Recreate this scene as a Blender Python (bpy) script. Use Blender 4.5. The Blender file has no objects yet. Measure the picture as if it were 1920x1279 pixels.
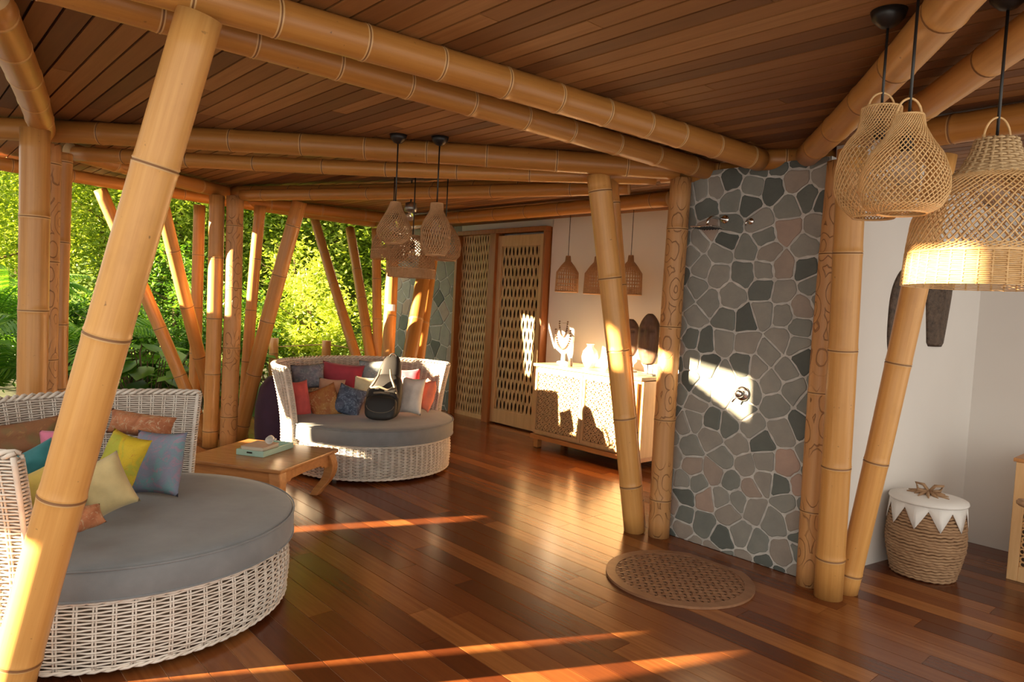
import bpy, bmesh, math, random
from mathutils import Vector, Matrix, noise, geometry
PI = math.pi
random.seed(7)
sc = bpy.context.scene
C = sc.collection
# ------------------------------------------------------------------ camera
FPX, PITCH, ROLL, TH, EYE = 1310.0, .053, .051, math.radians(132.3), 1.5
_u = Vector((math.cos(TH), math.sin(TH), 0))
CX = Vector((-_u.x, _u.y, 0))            # how the viewer's right / forward read in the world
RIGHT = Vector((-_u.x, _u.y, 0)); FWD = Vector((-_u.y, -_u.x, 0))
def c2w(x, y, z=0.0):                    # x metres to the right of the viewer, y metres ahead -> world
    return Vector((-_u.x*x - _u.y*y, _u.y*x - _u.x*y, z))
def _axes():
    F = c2w(0, math.cos(PITCH), -math.sin(PITCH)); R = c2w(1, 0, 0); U = c2w(0, math.sin(PITCH), math.cos(PITCH))
    c, s = math.cos(ROLL), math.sin(ROLL)
    return F, c*R + s*U, c*U - s*R
AF, AR, AU = _axes()
def ray(px, py): return AF + AR*((px-960)/FPX) - AU*((py-639.5)/FPX)
EYEP = Vector((0, 0, EYE))
def onz(px, py, z=0.0): d = ray(px, py); return EYEP + d*((z-EYE)/d.z)
def ony(px, py, y): d = ray(px, py); return EYEP + d*(y/d.y)
def ond(px, py, dep): return EYEP + ray(px, py)*dep
def zat(x, y, py):                       # height of picture row py on the plumb line through x, y
    lo, hi = -1.0, 4.0
    for _ in range(40):
        m = (lo+hi)/2; d = Vector((x, y, m))-EYEP
        q = 639.5-FPX*d.dot(AU)/d.dot(AF)
        if q > py: lo = m
        else: hi = m
    return lo
cd = bpy.data.cameras.new('camera'); co = bpy.data.objects.new('camera', cd); C.objects.link(co)
cd.sensor_width = 36; cd.lens = FPX/1920*36; cd.clip_start = .02; cd.clip_end = 200
co.matrix_world = Matrix.Translation(EYEP) @ Matrix((AR, AU, -AF)).transposed().to_4x4()
sc.camera = co
# ------------------------------------------------------------------ light
w = bpy.data.worlds.new('sky'); sc.world = w; w.use_nodes = True
wb = w.node_tree.nodes['Background']; wb.inputs[0].default_value = (1.0, .94, .83, 1); wb.inputs[1].default_value = 1.40
SUN = Vector((.41, .91, -.2386)).normalized()
sl = bpy.data.lights.new('sun', 'SUN'); sl.energy = 50; sl.color = (1, .74, .45); sl.angle = math.radians(.5)
so = bpy.data.objects.new('sun', sl); C.objects.link(so); so.rotation_euler = SUN.to_track_quat('-Z', 'Y').to_euler()
sc.view_settings.view_transform = 'Standard'; sc.view_settings.look = 'None'
sc.view_settings.gamma = 1; sc.view_settings.use_curve_mapping = False
sc.view_settings.exposure = .43
sc.cycles.max_bounces = 8; sc.cycles.diffuse_bounces = 5; sc.cycles.sample_clamp_indirect = 8
# ------------------------------------------------------------------ materials
MATS = {}
def mat(name, col=(.5, .5, .5), rough=.6, metal=0, spec=.5, fn=None, **kw):
    if name in MATS: return MATS[name]
    m = bpy.data.materials.new(name); m.use_nodes = True
    nt = m.node_tree; b = nt.nodes['Principled BSDF']
    b.inputs['Base Color'].default_value = (*col, 1); b.inputs['Roughness'].default_value = rough
    b.inputs['Metallic'].default_value = metal; b.inputs['Specular IOR Level'].default_value = spec
    for k, v in kw.items(): b.inputs[k.replace('_', ' ')].default_value = v
    if fn: fn(nt, b)
    MATS[name] = m; return m
def N(nt, t, ins=None, **at):
    n = nt.nodes.new(t)
    for k, v in at.items(): setattr(n, k, v)
    for k, v in (ins or {}).items():
        if hasattr(v, 'is_output') or isinstance(v, bpy.types.NodeSocket): nt.links.new(v, n.inputs[k])
        else: n.inputs[k].default_value = v
    return n
def coord(nt, scale=(1, 1, 1), out='Object'):
    tc = N(nt, 'ShaderNodeTexCoord'); mp = N(nt, 'ShaderNodeMapping', {'Vector': tc.outputs[out], 'Scale': scale})
    return mp.outputs[0]
def nz(nt, vec, scale=5, detail=4, rough=.5, dist=0):
    return N(nt, 'ShaderNodeTexNoise', {'Vector': vec, 'Scale': scale, 'Detail': detail, 'Roughness': rough, 'Distortion': dist}).outputs[0]
def ramp(nt, fac, stops, interp='LINEAR'):
    r = N(nt, 'ShaderNodeValToRGB', {'Fac': fac}); cr = r.color_ramp; cr.interpolation = interp
    while len(cr.elements) < len(stops): cr.elements.new(.5)
    for e, (p, c) in zip(cr.elements, stops): e.position = p; e.color = (*c, 1) if len(c) == 3 else c
    return r.outputs[0]
def mixc(nt, a, b, fac=.5, mode='MIX'):
    n = nt.nodes.new('ShaderNodeMix'); n.data_type = 'RGBA'; n.blend_type = mode
    for s, v in ((n.inputs[0], fac), (n.inputs[6], a), (n.inputs[7], b)):
        if isinstance(v, bpy.types.NodeSocket): nt.links.new(v, s)
        elif isinstance(v, (tuple, list)): s.default_value = (*v, 1) if len(v) == 3 else v
        else: s.default_value = v
    return n.outputs[2]
def math_(nt, op, a, b=0.0):
    n = nt.nodes.new('ShaderNodeMath'); n.operation = op
    for i, v in enumerate((a, b)):
        if isinstance(v, bpy.types.NodeSocket): nt.links.new(v, n.inputs[i])
        else: n.inputs[i].default_value = v
    return n.outputs[0]
def bump(nt, b, h, strength=.3, dist=.01):
    n = N(nt, 'ShaderNodeBump', {'Height': h, 'Strength': strength, 'Distance': dist})
    nt.links.new(n.outputs[0], b.inputs['Normal'])
def setc(nt, b, c): nt.links.new(c, b.inputs['Base Color'])
def attr(nt, name='tint'): return N(nt, 'ShaderNodeAttribute', attribute_name=name)
WHITE3 = (1, 1, 1)

def f_bamboo(lo, hi, dark=(.30, .13, .035)):
    def fn(nt, b):
        v = coord(nt, (34, 34, 1.1)); a = nz(nt, v, 1.6, 5, .6)
        v2 = coord(nt, (2.2, 2.2, 1.4)); m = nz(nt, v2, 1.6, 5, .6)
        c = ramp(nt, a, [(.25, lo), (.75, hi)])
        c = mixc(nt, c, dark, ramp(nt, m, [(.55, (0, 0, 0)), (.85, (.55, .55, .55))]))
        oi = N(nt, 'ShaderNodeObjectInfo')
        c = mixc(nt, c, mixc(nt, (.86, .80, .72), (1.12, 1.1, 1.06), oi.outputs['Random']), 1.0, 'MULTIPLY')
        sp = nz(nt, coord(nt, (9, 9, 9)), 5, 2); c = mixc(nt, c, (.10, .045, .015), ramp(nt, sp, [(.72, (0, 0, 0)), (.80, (.7, .7, .7))]))
        setc(nt, b, c); bump(nt, b, a, .12, .004)
    return fn
M_BAM = mat('honey_bamboo', rough=.33, fn=f_bamboo((.46, .205, .056), (.62, .33, .108)))
M_BEAM = mat('amber_bamboo', rough=.38, fn=f_bamboo((.40, .17, .036), (.53, .255, .066)))
M_PALE = mat('pale_bamboo', rough=.35, fn=f_bamboo((.54, .265, .075), (.68, .375, .125)))
M_NODE = mat('bamboo_node', (.22, .095, .03), .5)
M_NODEL = mat('bamboo_ridge', (.60, .36, .15), .45)
M_CUT = mat('cut_bamboo_end', (.55, .36, .17), .7)
def f_carved(nt, b):
    base = ramp(nt, nz(nt, coord(nt, (34, 34, 1.1)), 1.6, 5, .6), [(.25, (.47, .22, .075)), (.75, (.60, .32, .125))])
    tc = N(nt, 'ShaderNodeTexCoord'); s = N(nt, 'ShaderNodeSeparateXYZ', {0: tc.outputs['Object']})
    ang = math_(nt, 'MULTIPLY', math_(nt, 'ARCTAN2', s.outputs[1], s.outputs[0]), .075)
    cv = N(nt, 'ShaderNodeCombineXYZ', {0: ang, 1: math_(nt, 'MULTIPLY', s.outputs[2], .62), 2: 0.0}).outputs[0]
    vo = N(nt, 'ShaderNodeTexVoronoi', {'Vector': cv, 'Scale': 9.5, 'Randomness': .75})
    dist = math_(nt, 'ADD', vo.outputs['Distance'], math_(nt, 'MULTIPLY', nz(nt, cv, 14, 2), .25))
    wv = math_(nt, 'SINE', math_(nt, 'MULTIPLY', dist, 24.0))
    ln = ramp(nt, wv, [(.88, (0, 0, 0)), (.97, (1, 1, 1))])
    msk = ramp(nt, nz(nt, N(nt, 'ShaderNodeCombineXYZ', {0: 0.0, 1: 0.0, 2: s.outputs[2]}).outputs[0], 2.3, 1), [(.44, (0, 0, 0)), (.50, (1, 1, 1))])
    ln = math_(nt, 'MULTIPLY', ln, msk)
    setc(nt, b, mixc(nt, base, (.20, .08, .025), math_(nt, 'MULTIPLY', ln, .7)))
    bump(nt, b, math_(nt, 'SUBTRACT', 1.0, ln), .8, .006)
M_CARVE = mat('carved_bamboo', rough=.45, fn=f_carved)

def f_boards(lo, hi, grain=(1.2, 30, 30)):
    def fn(nt, b):
        t = attr(nt).outputs['Fac']; g = nz(nt, coord(nt, grain), 1.5, 6, .62)
        oi = N(nt, 'ShaderNodeVectorMath', {0: coord(nt, grain), 1: (0, 0, 0)})
        f = math_(nt, 'ADD', math_(nt, 'MULTIPLY', t, .72), math_(nt, 'MULTIPLY', g, .42))
        setc(nt, b, ramp(nt, f, lo if isinstance(lo, list) else [(.15, lo), (.95, hi)])); bump(nt, b, g, .12, .003)
    return fn
M_FLOOR = mat('polished_deck_boards', rough=.24, spec=.5, fn=f_boards(
    [(.12, (.075, .019, .007)), (.35, (.115, .030, .009)), (.55, (.155, .043, .012)), (.76, (.215, .068, .018)), (.95, (.33, .125, .035))], 0, (1.3, 26, 26)))
def _fr(nt, b):
    pass
M_FILL = mat('deck_joint_filler', (.50, .29, .15), .5)
M_CEIL = mat('ceiling_boards', rough=.6, fn=f_boards([(.15, (.10, .035, .008)), (.5, (.18, .068, .016)), (.8, (.26, .108, .028)), (.97, (.36, .17, .055))], 0))
M_CGAP = mat('ceiling_gap', (.025, .010, .004), .9)
M_PLAST = mat('white_plaster', rough=.85, fn=lambda nt, b: (setc(nt, b, ramp(nt, nz(nt, coord(nt), 1.2, 3), [(.3, (.73, .70, .665)), (.7, (.79, .765, .73))])), bump(nt, b, nz(nt, coord(nt), 30, 3), .05, .003)))
def f_stone(nt, b):
    t = attr(nt).outputs['Fac']; n = nz(nt, coord(nt), 9, 6, .65); n2 = nz(nt, coord(nt), 45, 4)
    c = ramp(nt, t, [(0, (.085, .10, .095)), (.2, (.14, .16, .15)), (.42, (.23, .245, .23)), (.6, (.29, .29, .27)), (.8, (.30, .265, .235)), (.95, (.36, .29, .25)), (1, (.42, .29, .24))])
    c = mixc(nt, c, mixc(nt, (.72, .74, .76), (1.32, 1.28, 1.22), n), 1.0, 'MULTIPLY')
    setc(nt, b, c); bump(nt, b, math_(nt, 'ADD', n, math_(nt, 'MULTIPLY', n2, .4)), .35, .01)
M_STONE = mat('grey_green_stone', rough=.7, fn=f_stone)
M_GROUT = mat('pale_grout', rough=.9, fn=lambda nt, b: (setc(nt, b, ramp(nt, nz(nt, coord(nt), 20, 4), [(.3, (.46, .45, .43)), (.7, (.64, .63, .60))])), bump(nt, b, nz(nt, coord(nt), 60, 3), .4, .004)))
def f_wood(c0, c1, sc_=(3, 3, 25), s=1.5):
    def fn(nt, b):
        g = nz(nt, coord(nt, sc_), s, 5, .6, .6); setc(nt, b, ramp(nt, g, [(.25, c0), (.75, c1)])); bump(nt, b, g, .08, .003)
    return fn
M_TEAK = mat('orange_teak', rough=.4, fn=f_wood((.40, .16, .045), (.60, .28, .09), (3, 22, 22)))
M_TABLE = mat('table_teak', rough=.25, fn=f_wood((.36, .15, .045), (.55, .26, .09), (3, 22, 22)))
M_HONEY = mat('honey_wood', rough=.45, fn=f_wood((.62, .36, .15), (.78, .50, .24), (22, 22, 2)))
M_REDW = mat('red_brown_wood', rough=.4, fn=f_wood((.26, .085, .022), (.38, .14, .04), (22, 22, 2)))
M_LIGHTW = mat('light_oak', rough=.5, fn=f_wood((.50, .32, .15), (.64, .43, .22), (22, 22, 2)))
M_STRIP = mat('woven_bamboo_strip', rough=.5, fn=f_wood((.38, .235, .10), (.66, .46, .24), (9, 9, 3), 2.5))
M_BACK = mat('dark_backing', (.05, .028, .012), .9)
M_WICK = mat('white_wicker', rough=.6, fn=lambda nt, b: setc(nt, b, ramp(nt, nz(nt, coord(nt), 14, 3), [(.3, (.66, .58, .50)), (.65, (.80, .74, .67))])))
M_WCORE = mat('wicker_core', (.20, .14, .10), .9)
M_WCORE2 = mat('wicker_back_core', (.36, .29, .24), .9)
def f_fabric(c0, c1, sc_=6, k=240):
    def fn(nt, b):
        n = nz(nt, coord(nt), sc_, 5, .6); wv = nz(nt, coord(nt, (1, 1, 1)), k, 2)
        setc(nt, b, ramp(nt, n, [(.3, c0), (.7, c1)])); bump(nt, b, wv, .25, .002)
    return fn
M_GREY = mat('grey_canvas', rough=.8, fn=f_fabric((.165, .175, .185), (.225, .235, .245), 5), Sheen_Weight=.3)
def plain(name, c): return mat(name, rough=.75, fn=f_fabric(tuple(x*.85 for x in c), tuple(min(1, x*1.12) for x in c), 9), Sheen_Weight=.2)
def batik(name, c0, c1, c2, s=16, seed=0, thr=.52):
    def fn(nt, b):
        v = N(nt, 'ShaderNodeMapping', {'Vector': coord(nt), 'Location': (seed*3.1, seed*1.7, 0)}).outputs[0]
        a = nz(nt, v, s*.45, 3, .5, 1.5); vo = N(nt, 'ShaderNodeTexVoronoi', {'Vector': v, 'Scale': s*2.6}, feature='DISTANCE_TO_EDGE').outputs[0]
        d = nz(nt, v, s*1.2, 4, .65, 2.0)
        c = mixc(nt, c0, c1, ramp(nt, a, [(.42, (0, 0, 0)), (.58, (1, 1, 1))]))
        c = mixc(nt, c, c2, ramp(nt, d, [(thr, (0, 0, 0)), (thr+.07, (.85, .85, .85))]))
        c = mixc(nt, c, tuple(x*.45 for x in c0), ramp(nt, vo, [(.0, (.22, .22, .22)), (.03, (0, 0, 0))]))
        setc(nt, b, c)
    return mat(name, rough=.75, fn=fn)
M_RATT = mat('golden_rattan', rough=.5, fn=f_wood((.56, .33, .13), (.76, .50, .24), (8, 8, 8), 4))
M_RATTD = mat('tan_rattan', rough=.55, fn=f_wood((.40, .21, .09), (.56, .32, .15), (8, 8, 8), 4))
M_STRAW = mat('straw_cord', rough=.7, fn=f_wood((.42, .28, .14), (.62, .44, .24), (10, 10, 10), 5))
M_BLACK = mat('black_metal', (.010, .009, .009), .4)
M_CHROME = mat('chrome', (.8, .8, .8), .12, 1)
M_GLASS = mat('bulb_glass', (.95, .93, .9), .1, Transmission_Weight=.9, IOR=1.3)
M_DARKW = mat('dark_carved_wood', rough=.6, fn=lambda nt, b: (setc(nt, b, ramp(nt, nz(nt, coord(nt), 28, 5, .7), [(.3, (.035, .022, .015)), (.72, (.16, .105, .07))])), bump(nt, b, nz(nt, coord(nt), 40, 4, .6, 1), .9, .012)))
M_MASK = mat('brown_mask_wood', rough=.45, fn=f_wood((.10, .055, .035), (.20, .12, .08), (30, 30, 4)))
M_WHITE = mat('white_ceramic', (.82, .80, .76), .3)
M_TRAFF = mat('raffia', rough=.75, fn=f_wood((.24, .13, .065), (.46, .29, .16), (10, 10, 60), 2))
M_BFAB = mat('black_nylon', (.018, .017, .017), .6)
M_BTAN = mat('grey_tan_webbing', (.20, .165, .12), .7)
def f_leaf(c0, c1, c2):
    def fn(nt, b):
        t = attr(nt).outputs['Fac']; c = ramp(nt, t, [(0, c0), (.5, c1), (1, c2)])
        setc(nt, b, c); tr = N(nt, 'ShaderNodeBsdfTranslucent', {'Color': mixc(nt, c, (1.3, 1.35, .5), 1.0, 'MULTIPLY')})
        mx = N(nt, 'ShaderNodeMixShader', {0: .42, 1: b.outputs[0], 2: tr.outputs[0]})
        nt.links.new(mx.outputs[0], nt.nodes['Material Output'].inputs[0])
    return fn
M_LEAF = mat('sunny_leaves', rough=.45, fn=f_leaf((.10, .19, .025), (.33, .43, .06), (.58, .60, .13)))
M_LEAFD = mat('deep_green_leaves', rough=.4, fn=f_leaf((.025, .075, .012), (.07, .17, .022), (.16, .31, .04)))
M_PALM = mat('palm_leaves', rough=.4, fn=f_leaf((.03, .11, .015), (.09, .24, .03), (.25, .42, .06)))
M_BARK = mat('bark', rough=.9, fn=f_wood((.08, .05, .03), (.18, .12, .07), (10, 10, 3)))
M_SOIL = mat('garden_soil', rough=1, fn=lambda nt, b: (setc(nt, b, ramp(nt, nz(nt, coord(nt), 3, 6), [(.35, (.02, .025, .008)), (.7, (.05, .075, .02))])),))

# ------------------------------------------------------------------ mesh building
class MB:
    def __init__(s): s.v = []; s.f = []; s.m = []; s.t = []
    def add(s, vs, fs, mi=0, t=0.0):
        o = len(s.v); s.v += [tuple(p) for p in vs]
        for f in fs: s.f.append(tuple(o+i for i in f)); s.m.append(mi); s.t.append(t)
        return s
    def box(s, c, size, rz=0, mi=0, t=0.0, mx=None, bev=0):
        x, y, z = (k/2 for k in size); c = Vector(c)
        vs = [Vector((a, b_, d)) for a in (-x, x) for b_ in (-y, y) for d in (-z, z)]
        R = mx or Matrix.Rotation(rz, 3, 'Z')
        return s.add([c+R@p for p in vs], [(0, 1, 3, 2), (4, 6, 7, 5), (0, 4, 5, 1), (2, 3, 7, 6), (0, 2, 6, 4), (1, 5, 7, 3)], mi, t)
    def tube(s, pts, r, n=6, closed=False, mi=0, cap=True, t=0.0):
        pts = [Vector(p) for p in pts]; L = len(pts)
        rr = r if isinstance(r, (list, tuple)) else [r]*L
        vs = []; up = None
        for i, p in enumerate(pts):
            d = (pts[(i+1) % L]-pts[i-1]) if closed else (pts[min(i+1, L-1)]-pts[max(i-1, 0)])
            if d.length < 1e-9: d = Vector((0, 0, 1))
            d.normalize()
            if up is None: up = d.orthogonal().normalized()
            up = (up-d*up.dot(d)); up = up.normalized() if up.length > 1e-6 else d.orthogonal().normalized()
            q = d.cross(up)
            for k in range(n):
                a = 2*PI*k/n; vs.append(p+(up*math.cos(a)+q*math.sin(a))*rr[i])
        fs = []
        for i in range(L if closed else L-1):
            j = (i+1) % L
            for k in range(n):
                k2 = (k+1) % n; fs.append((i*n+k, i*n+k2, j*n+k2, j*n+k))
        if cap and not closed: fs += [tuple(range(n-1, -1, -1)), tuple((L-1)*n+k for k in range(n))]
        return s.add(vs, fs, mi, t)
    def lathe(s, prof, c=(0, 0, 0), n=32, mi=0, t=0.0, cap=True):
        c = Vector(c); vs = []; fs = []
        for r, z in prof:
            for k in range(n): a = 2*PI*k/n; vs.append(c+Vector((r*math.cos(a), r*math.sin(a), z)))
        for i in range(len(prof)-1):
            for k in range(n):
                k2 = (k+1) % n; fs.append((i*n+k, i*n+k2, (i+1)*n+k2, (i+1)*n+k))
        if cap: fs += [tuple(range(n-1, -1, -1)), tuple((len(prof)-1)*n+k for k in range(n))]
        return s.add(vs, fs, mi, t)
    def prism(s, poly, fn, d, mi=0, t=0.0):  # poly: 2D points, fn(u, v, h) -> world, extruded over d
        n = len(poly); vs = [fn(u, v, 0) for u, v in poly]+[fn(u, v, d) for u, v in poly]
        fs = [tuple(range(n-1, -1, -1)), tuple(range(n, 2*n))]+[(i, (i+1) % n, n+(i+1) % n, n+i) for i in range(n)]
        return s.add(vs, fs, mi, t)
    def build(s, name, mats, parent=None, smooth=False, loc=None, mx=None, bevel=0, sub=0):
        me = bpy.data.meshes.new(name); me.from_pydata(s.v, [], s.f)
        for m in (mats if isinstance(mats, (list, tuple)) else [mats]): me.materials.append(m)
        me.polygons.foreach_set('material_index', s.m)
        a = me.attributes.new('tint', 'FLOAT', 'FACE'); a.data.foreach_set('value', s.t)
        if smooth: me.polygons.foreach_set('use_smooth', [True]*len(s.f))
        me.update()
        bm = bmesh.new(); bm.from_mesh(me); bmesh.ops.recalc_face_normals(bm, faces=bm.faces); bm.to_mesh(me); bm.free()
        o = bpy.data.objects.new(name, me); C.objects.link(o)
        if parent: o.parent = parent
        if mx is not None: o.matrix_world = mx
        elif loc is not None: o.location = loc
        if bevel:
            md = o.modifiers.new('bevel', 'BEVEL'); md.width = bevel; md.segments = 2; md.limit_method = 'ANGLE'
        if sub: md = o.modifiers.new('sub', 'SUBSURF'); md.levels = sub; md.render_levels = sub
        return o
def tag(o, label, cat, group=None, kind=None):
    o['label'] = label; o['category'] = cat
    if group: o['group'] = group
    if kind: o['kind'] = kind
    return o
def thing(name, label, cat, loc=(0, 0, 0), rz=0, group=None, mx=None):
    o = bpy.data.objects.new(name, None); C.objects.link(o); o.empty_display_size = .1
    o.location = loc; o.rotation_euler = (0, 0, rz)
    if mx is not None: o.matrix_world = mx
    return tag(o, label, cat, group)
def struct(o, label=None):
    o['kind'] = 'structure'
    if label: o['label'] = label
    return o
# ------------------------------------------------------------------ setting: floor, ceiling, walls
WY = 5.75; SY = 3.966; CZ = 2.50
def clip_poly(poly, a, b, c):           # keep a*x+b*y<=c
    out = []
    for i in range(len(poly)):
        p, q = poly[i-1], poly[i]; dp = a*p[0]+b*p[1]-c; dq = a*q[0]+b*q[1]-c
        if (dp <= 0) != (dq <= 0):
            k = dp/(dp-dq); out.append((p[0]+(q[0]-p[0])*k, p[1]+(q[1]-p[1])*k))
        if dq <= 0: out.append(q)
    return out
def boards(name, outline, wy, gap, z, th, lens, m, fill, zf, down=False):
    mb = MB(); rnd = random.Random(11)
    ys = [p[1] for p in outline]; xs = [p[0] for p in outline]
    y = min(ys)
    while y < max(ys):
        x = min(xs)-rnd.random()*lens[0]
        while x < max(xs):
            L = rnd.uniform(*lens); g = gap/2
            poly = [(x+g*.5, y+g), (x+L-g*.5, y+g), (x+L-g*.5, y+wy-g), (x+g*.5, y+wy-g)]
            n = len(outline)
            for i in range(n):
                (x0, y0), (x1, y1) = outline[i], outline[(i+1) % n]
                a, b_ = (y1-y0), -(x1-x0); poly = clip_poly(poly, a, b_, a*x0+b_*y0)
                if len(poly) < 3: break
            if len(poly) >= 3:
                t = rnd.random(); mb.prism(poly, lambda u, v, h: (u, v, z+(h if down else -h)), th, 0, t)
            x += L
        y += wy
    mb.add([(p[0], p[1], zf) for p in outline], [tuple(range(len(outline)))], 1, .3)
    return mb.build(name, [m, fill])
def ccw(pts):
    a = sum(pts[i-1][0]*pts[i][1]-pts[i][0]*pts[i-1][1] for i in range(len(pts)))
    return pts if a > 0 else pts[::-1]
fl = ccw([tuple(c2w(*p)[:2]) for p in ((-3.9, 7.6), (-4.3, 5.2), (-4.3, -.8), (4.0, -.8), (4.4, 4.4), (-1.6, 10.6), (-3.0, 9.4))])
struct(boards('floor', fl, .13, .004, 0, .03, (1.2, 2.6), M_FLOOR, M_FILL, -.003))
ce = ccw([tuple(c2w(*p)[:2]) for p in ((-4.35, 7.0), (-4.2, 3.4), (-2.5, 2.6), (-1.9, 1.9), (-1.0, 1.0), (4.0, 1.0), (4.4, 4.2), (-1.5, 10.7), (-3.4, 8.2))])
struct(boards('ceiling', ce, .0945, .010, CZ, .02, (1.8, 3.6), M_CEIL, M_CGAP, CZ+.012, True))
# roof slab above the boards
rf = MB(); rf.prism(ce, lambda u, v, h: (u, v, CZ+.022+h), .06)
struct(rf.build('trim_1', M_REDW))
def stone_panel(name, x0, x1, z0, z1, y, depth, seed, size=.16, mats=None):
    """irregular crazy-paved stones on a grouted slab; faces -Y"""
    rnd = random.Random(seed); W, Hh = x1-x0, z1-z0; pts = []
    tries = 0
    while tries < 9000:
        p = (rnd.uniform(-.05, W+.05), rnd.uniform(-.05, Hh+.05)); tries += 1
        if all((p[0]-q[0])**2+(p[1]-q[1])**2 > (size*rnd.uniform(.52, 1.12))**2 for q in pts): pts.append(p)
    mb = MB(); mb.box(((x0+x1)/2, y+depth/2, (z0+z1)/2), (W, depth, Hh), mi=1)
    for p in pts:
        poly = [(0, 0), (W, 0), (W, Hh), (0, Hh)]
        for q in pts:
            if q is p: continue
            dx, dy = q[0]-p[0], q[1]-p[1]; d2 = dx*dx+dy*dy
            if d2 > (size*4)**2: continue
            d = math.sqrt(d2); g = .0028+.0035*rnd.random()
            nx, ny = dx/d, dy/d; poly = clip_poly(poly, nx, ny, nx*(p[0]+dx/2)+ny*(p[1]+dy/2)-g)
            if len(poly) < 3: break
        if len(poly) < 3: continue
        # soften corners
        out = []
        for i in range(len(poly)):
            a, b_ = poly[i], poly[(i+1) % len(poly)]
            L = math.hypot(b_[0]-a[0], b_[1]-a[1]); k = min(.22, .013/max(L, 1e-6))
            out += [(a[0]+(b_[0]-a[0])*k, a[1]+(b_[1]-a[1])*k), (a[0]+(b_[0]-a[0])*(1-k), a[1]+(b_[1]-a[1])*(1-k))]
            if L > .07:
                j = rnd.uniform(-.006, .002); nx, ny = (b_[1]-a[1])/L, -(b_[0]-a[0])/L
                out.insert(-1, ((a[0]+b_[0])/2+nx*j, (a[1]+b_[1])/2+ny*j))
        t = rnd.choice([rnd.uniform(0, .3), rnd.uniform(.25, .62), rnd.uniform(.4, .7), rnd.uniform(.62, 1)])
        cx = sum(q[0] for q in out)/len(out); cy = sum(q[1] for q in out)/len(out); n = len(out); h = rnd.uniform(.005, .009)
        vs = [(x0+u, y+.001, z0+v) for u, v in out]+[(x0+u+(cx-u)*.02, y-h*.7, z0+v+(cy-v)*.02) for u, v in out]+[(x0+u+(cx-u)*.10, y-h, z0+v+(cy-v)*.10) for u, v in out]
        fs = [(i, (i+1) % n, n+(i+1) % n, n+i) for i in range(n)]+[(n+i, n+(i+1) % n, 2*n+(i+1) % n, 2*n+i) for i in range(n)]+[tuple(range(2*n, 3*n))]
        mb.add(vs, fs, 0, t)
    return mb.build(name, mats or [M_STONE, M_GROUT])
struct(stone_panel('wall_stone', -2.69, -1.77, 0, 2.42, SY, .16, 3, .15), 'grey crazy-paved stone shower wall between bamboo posts')
struct(stone_panel('wall_left', -9.2, -7.42, 0, 2.5, WY, .14, 9, .24), 'dark stone wall left of the woven bamboo doors')
b = MB()
b.box(((-5.72-2.69)/2, WY+.06, 1.25), (5.72-2.69, .12, 2.5)); b.box((-6.57, WY+.06, 2.455), (1.72, .12, .09)); b.box((-6.57, WY+.14, 1.25), (1.74, .04, 2.5)); 
struct(b.build('wall_back', M_PLAST), 'white plaster wall behind the carved sideboard')
b = MB(); b.box((-2.63, (SY+.16+WY)/2, 1.25), (.12, WY-SY-.16, 2.5)); struct(b.build('wall_side', M_PLAST))
b = MB(); p0, p1 = Vector((-1.70, SY+.1, 0)), Vector((-1.425, 5.66, 0)); d = (p1-p0); nrm = Vector((-d.y, d.x, 0)).normalized()*.1
b.add([p0, p1, p1+nrm, p0+nrm]+[v+Vector((0, 0, 2.5)) for v in (p0, p1, p1+nrm, p0+nrm)], [(0, 1, 2, 3), (4, 5, 6, 7), (0, 1, 5, 4), (1, 2, 6, 5), (2, 3, 7, 6), (3, 0, 4, 7)])
struct(b.build('wall_recess', M_PLAST), 'white wall with two carved masks')
b = MB(); b.box((.0, 5.72, 1.25), (2.86, .12, 2.5)); struct(b.build('wall_right', M_PLAST), 'pale wall behind the laundry basket')
# added wall out of view, its openings cut to shape the sun patches
def wall_uv(p):   # where the sun ray that reaches world point p passes the added gobo wall
    cx = -_u.x*p.x + _u.y*p.y; cy = -_u.y*p.x - _u.x*p.y
    sx = -_u.x*SUN.x + _u.y*SUN.y; sy = -_u.y*SUN.x - _u.x*SUN.y
    t = (cx+6)/sx; return (cy-sy*t, p.z-SUN.z*t)
EAVE = 2.97
def hole(pts): return [wall_uv(p) for p in pts]
holes = []
# sideboard and doors
a = hole([ony(978, 600, 5.7), ony(985, 700, 5.7), ony(1003, 727, 5.15), ony(1030, 760, 5.15), ony(1055, 800, 5.15), ony(1112, 836, 5.15), ony(1170, 852, 5.15), ony(1215, 868, 5.15)])
a += [(a[-1][0], EAVE), (a[0][0], EAVE)]; holes.append(a)
# stone wall
holes.append(hole([ond(1150, 598, 4.6), ond(1148, 690, 4.6), ony(1262, 716, 3.9), ony(1285, 700, SY), ony(1412, 795, SY), ony(1415, 706, SY), ony(1285, 671, SY), ony(1262, 656, 3.9)]))
# far daybed: arm, cushion edge, back
holes.append(hole([ond(496, 680, 5.95), ond(512, 852, 5.95), ond(590, 864, 5.65), ond(700, 866, 5.45), ond(705, 850, 5.45), ond(605, 832, 5.6), ond(600, 796, 5.6), ond(556, 786, 5.75), ond(545, 700, 5.95)]))
holes.append(hole([ond(756, 688, 6.4), ond(760, 735, 6.2), ond(835, 728, 6.2), ond(842, 680, 6.4)]))
# posts behind the table
holes.append([(5.30, 2.15), (5.30, 2.93), (5.95, 2.93), (5.95, 2.15), (5.62, 2.02)])
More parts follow.
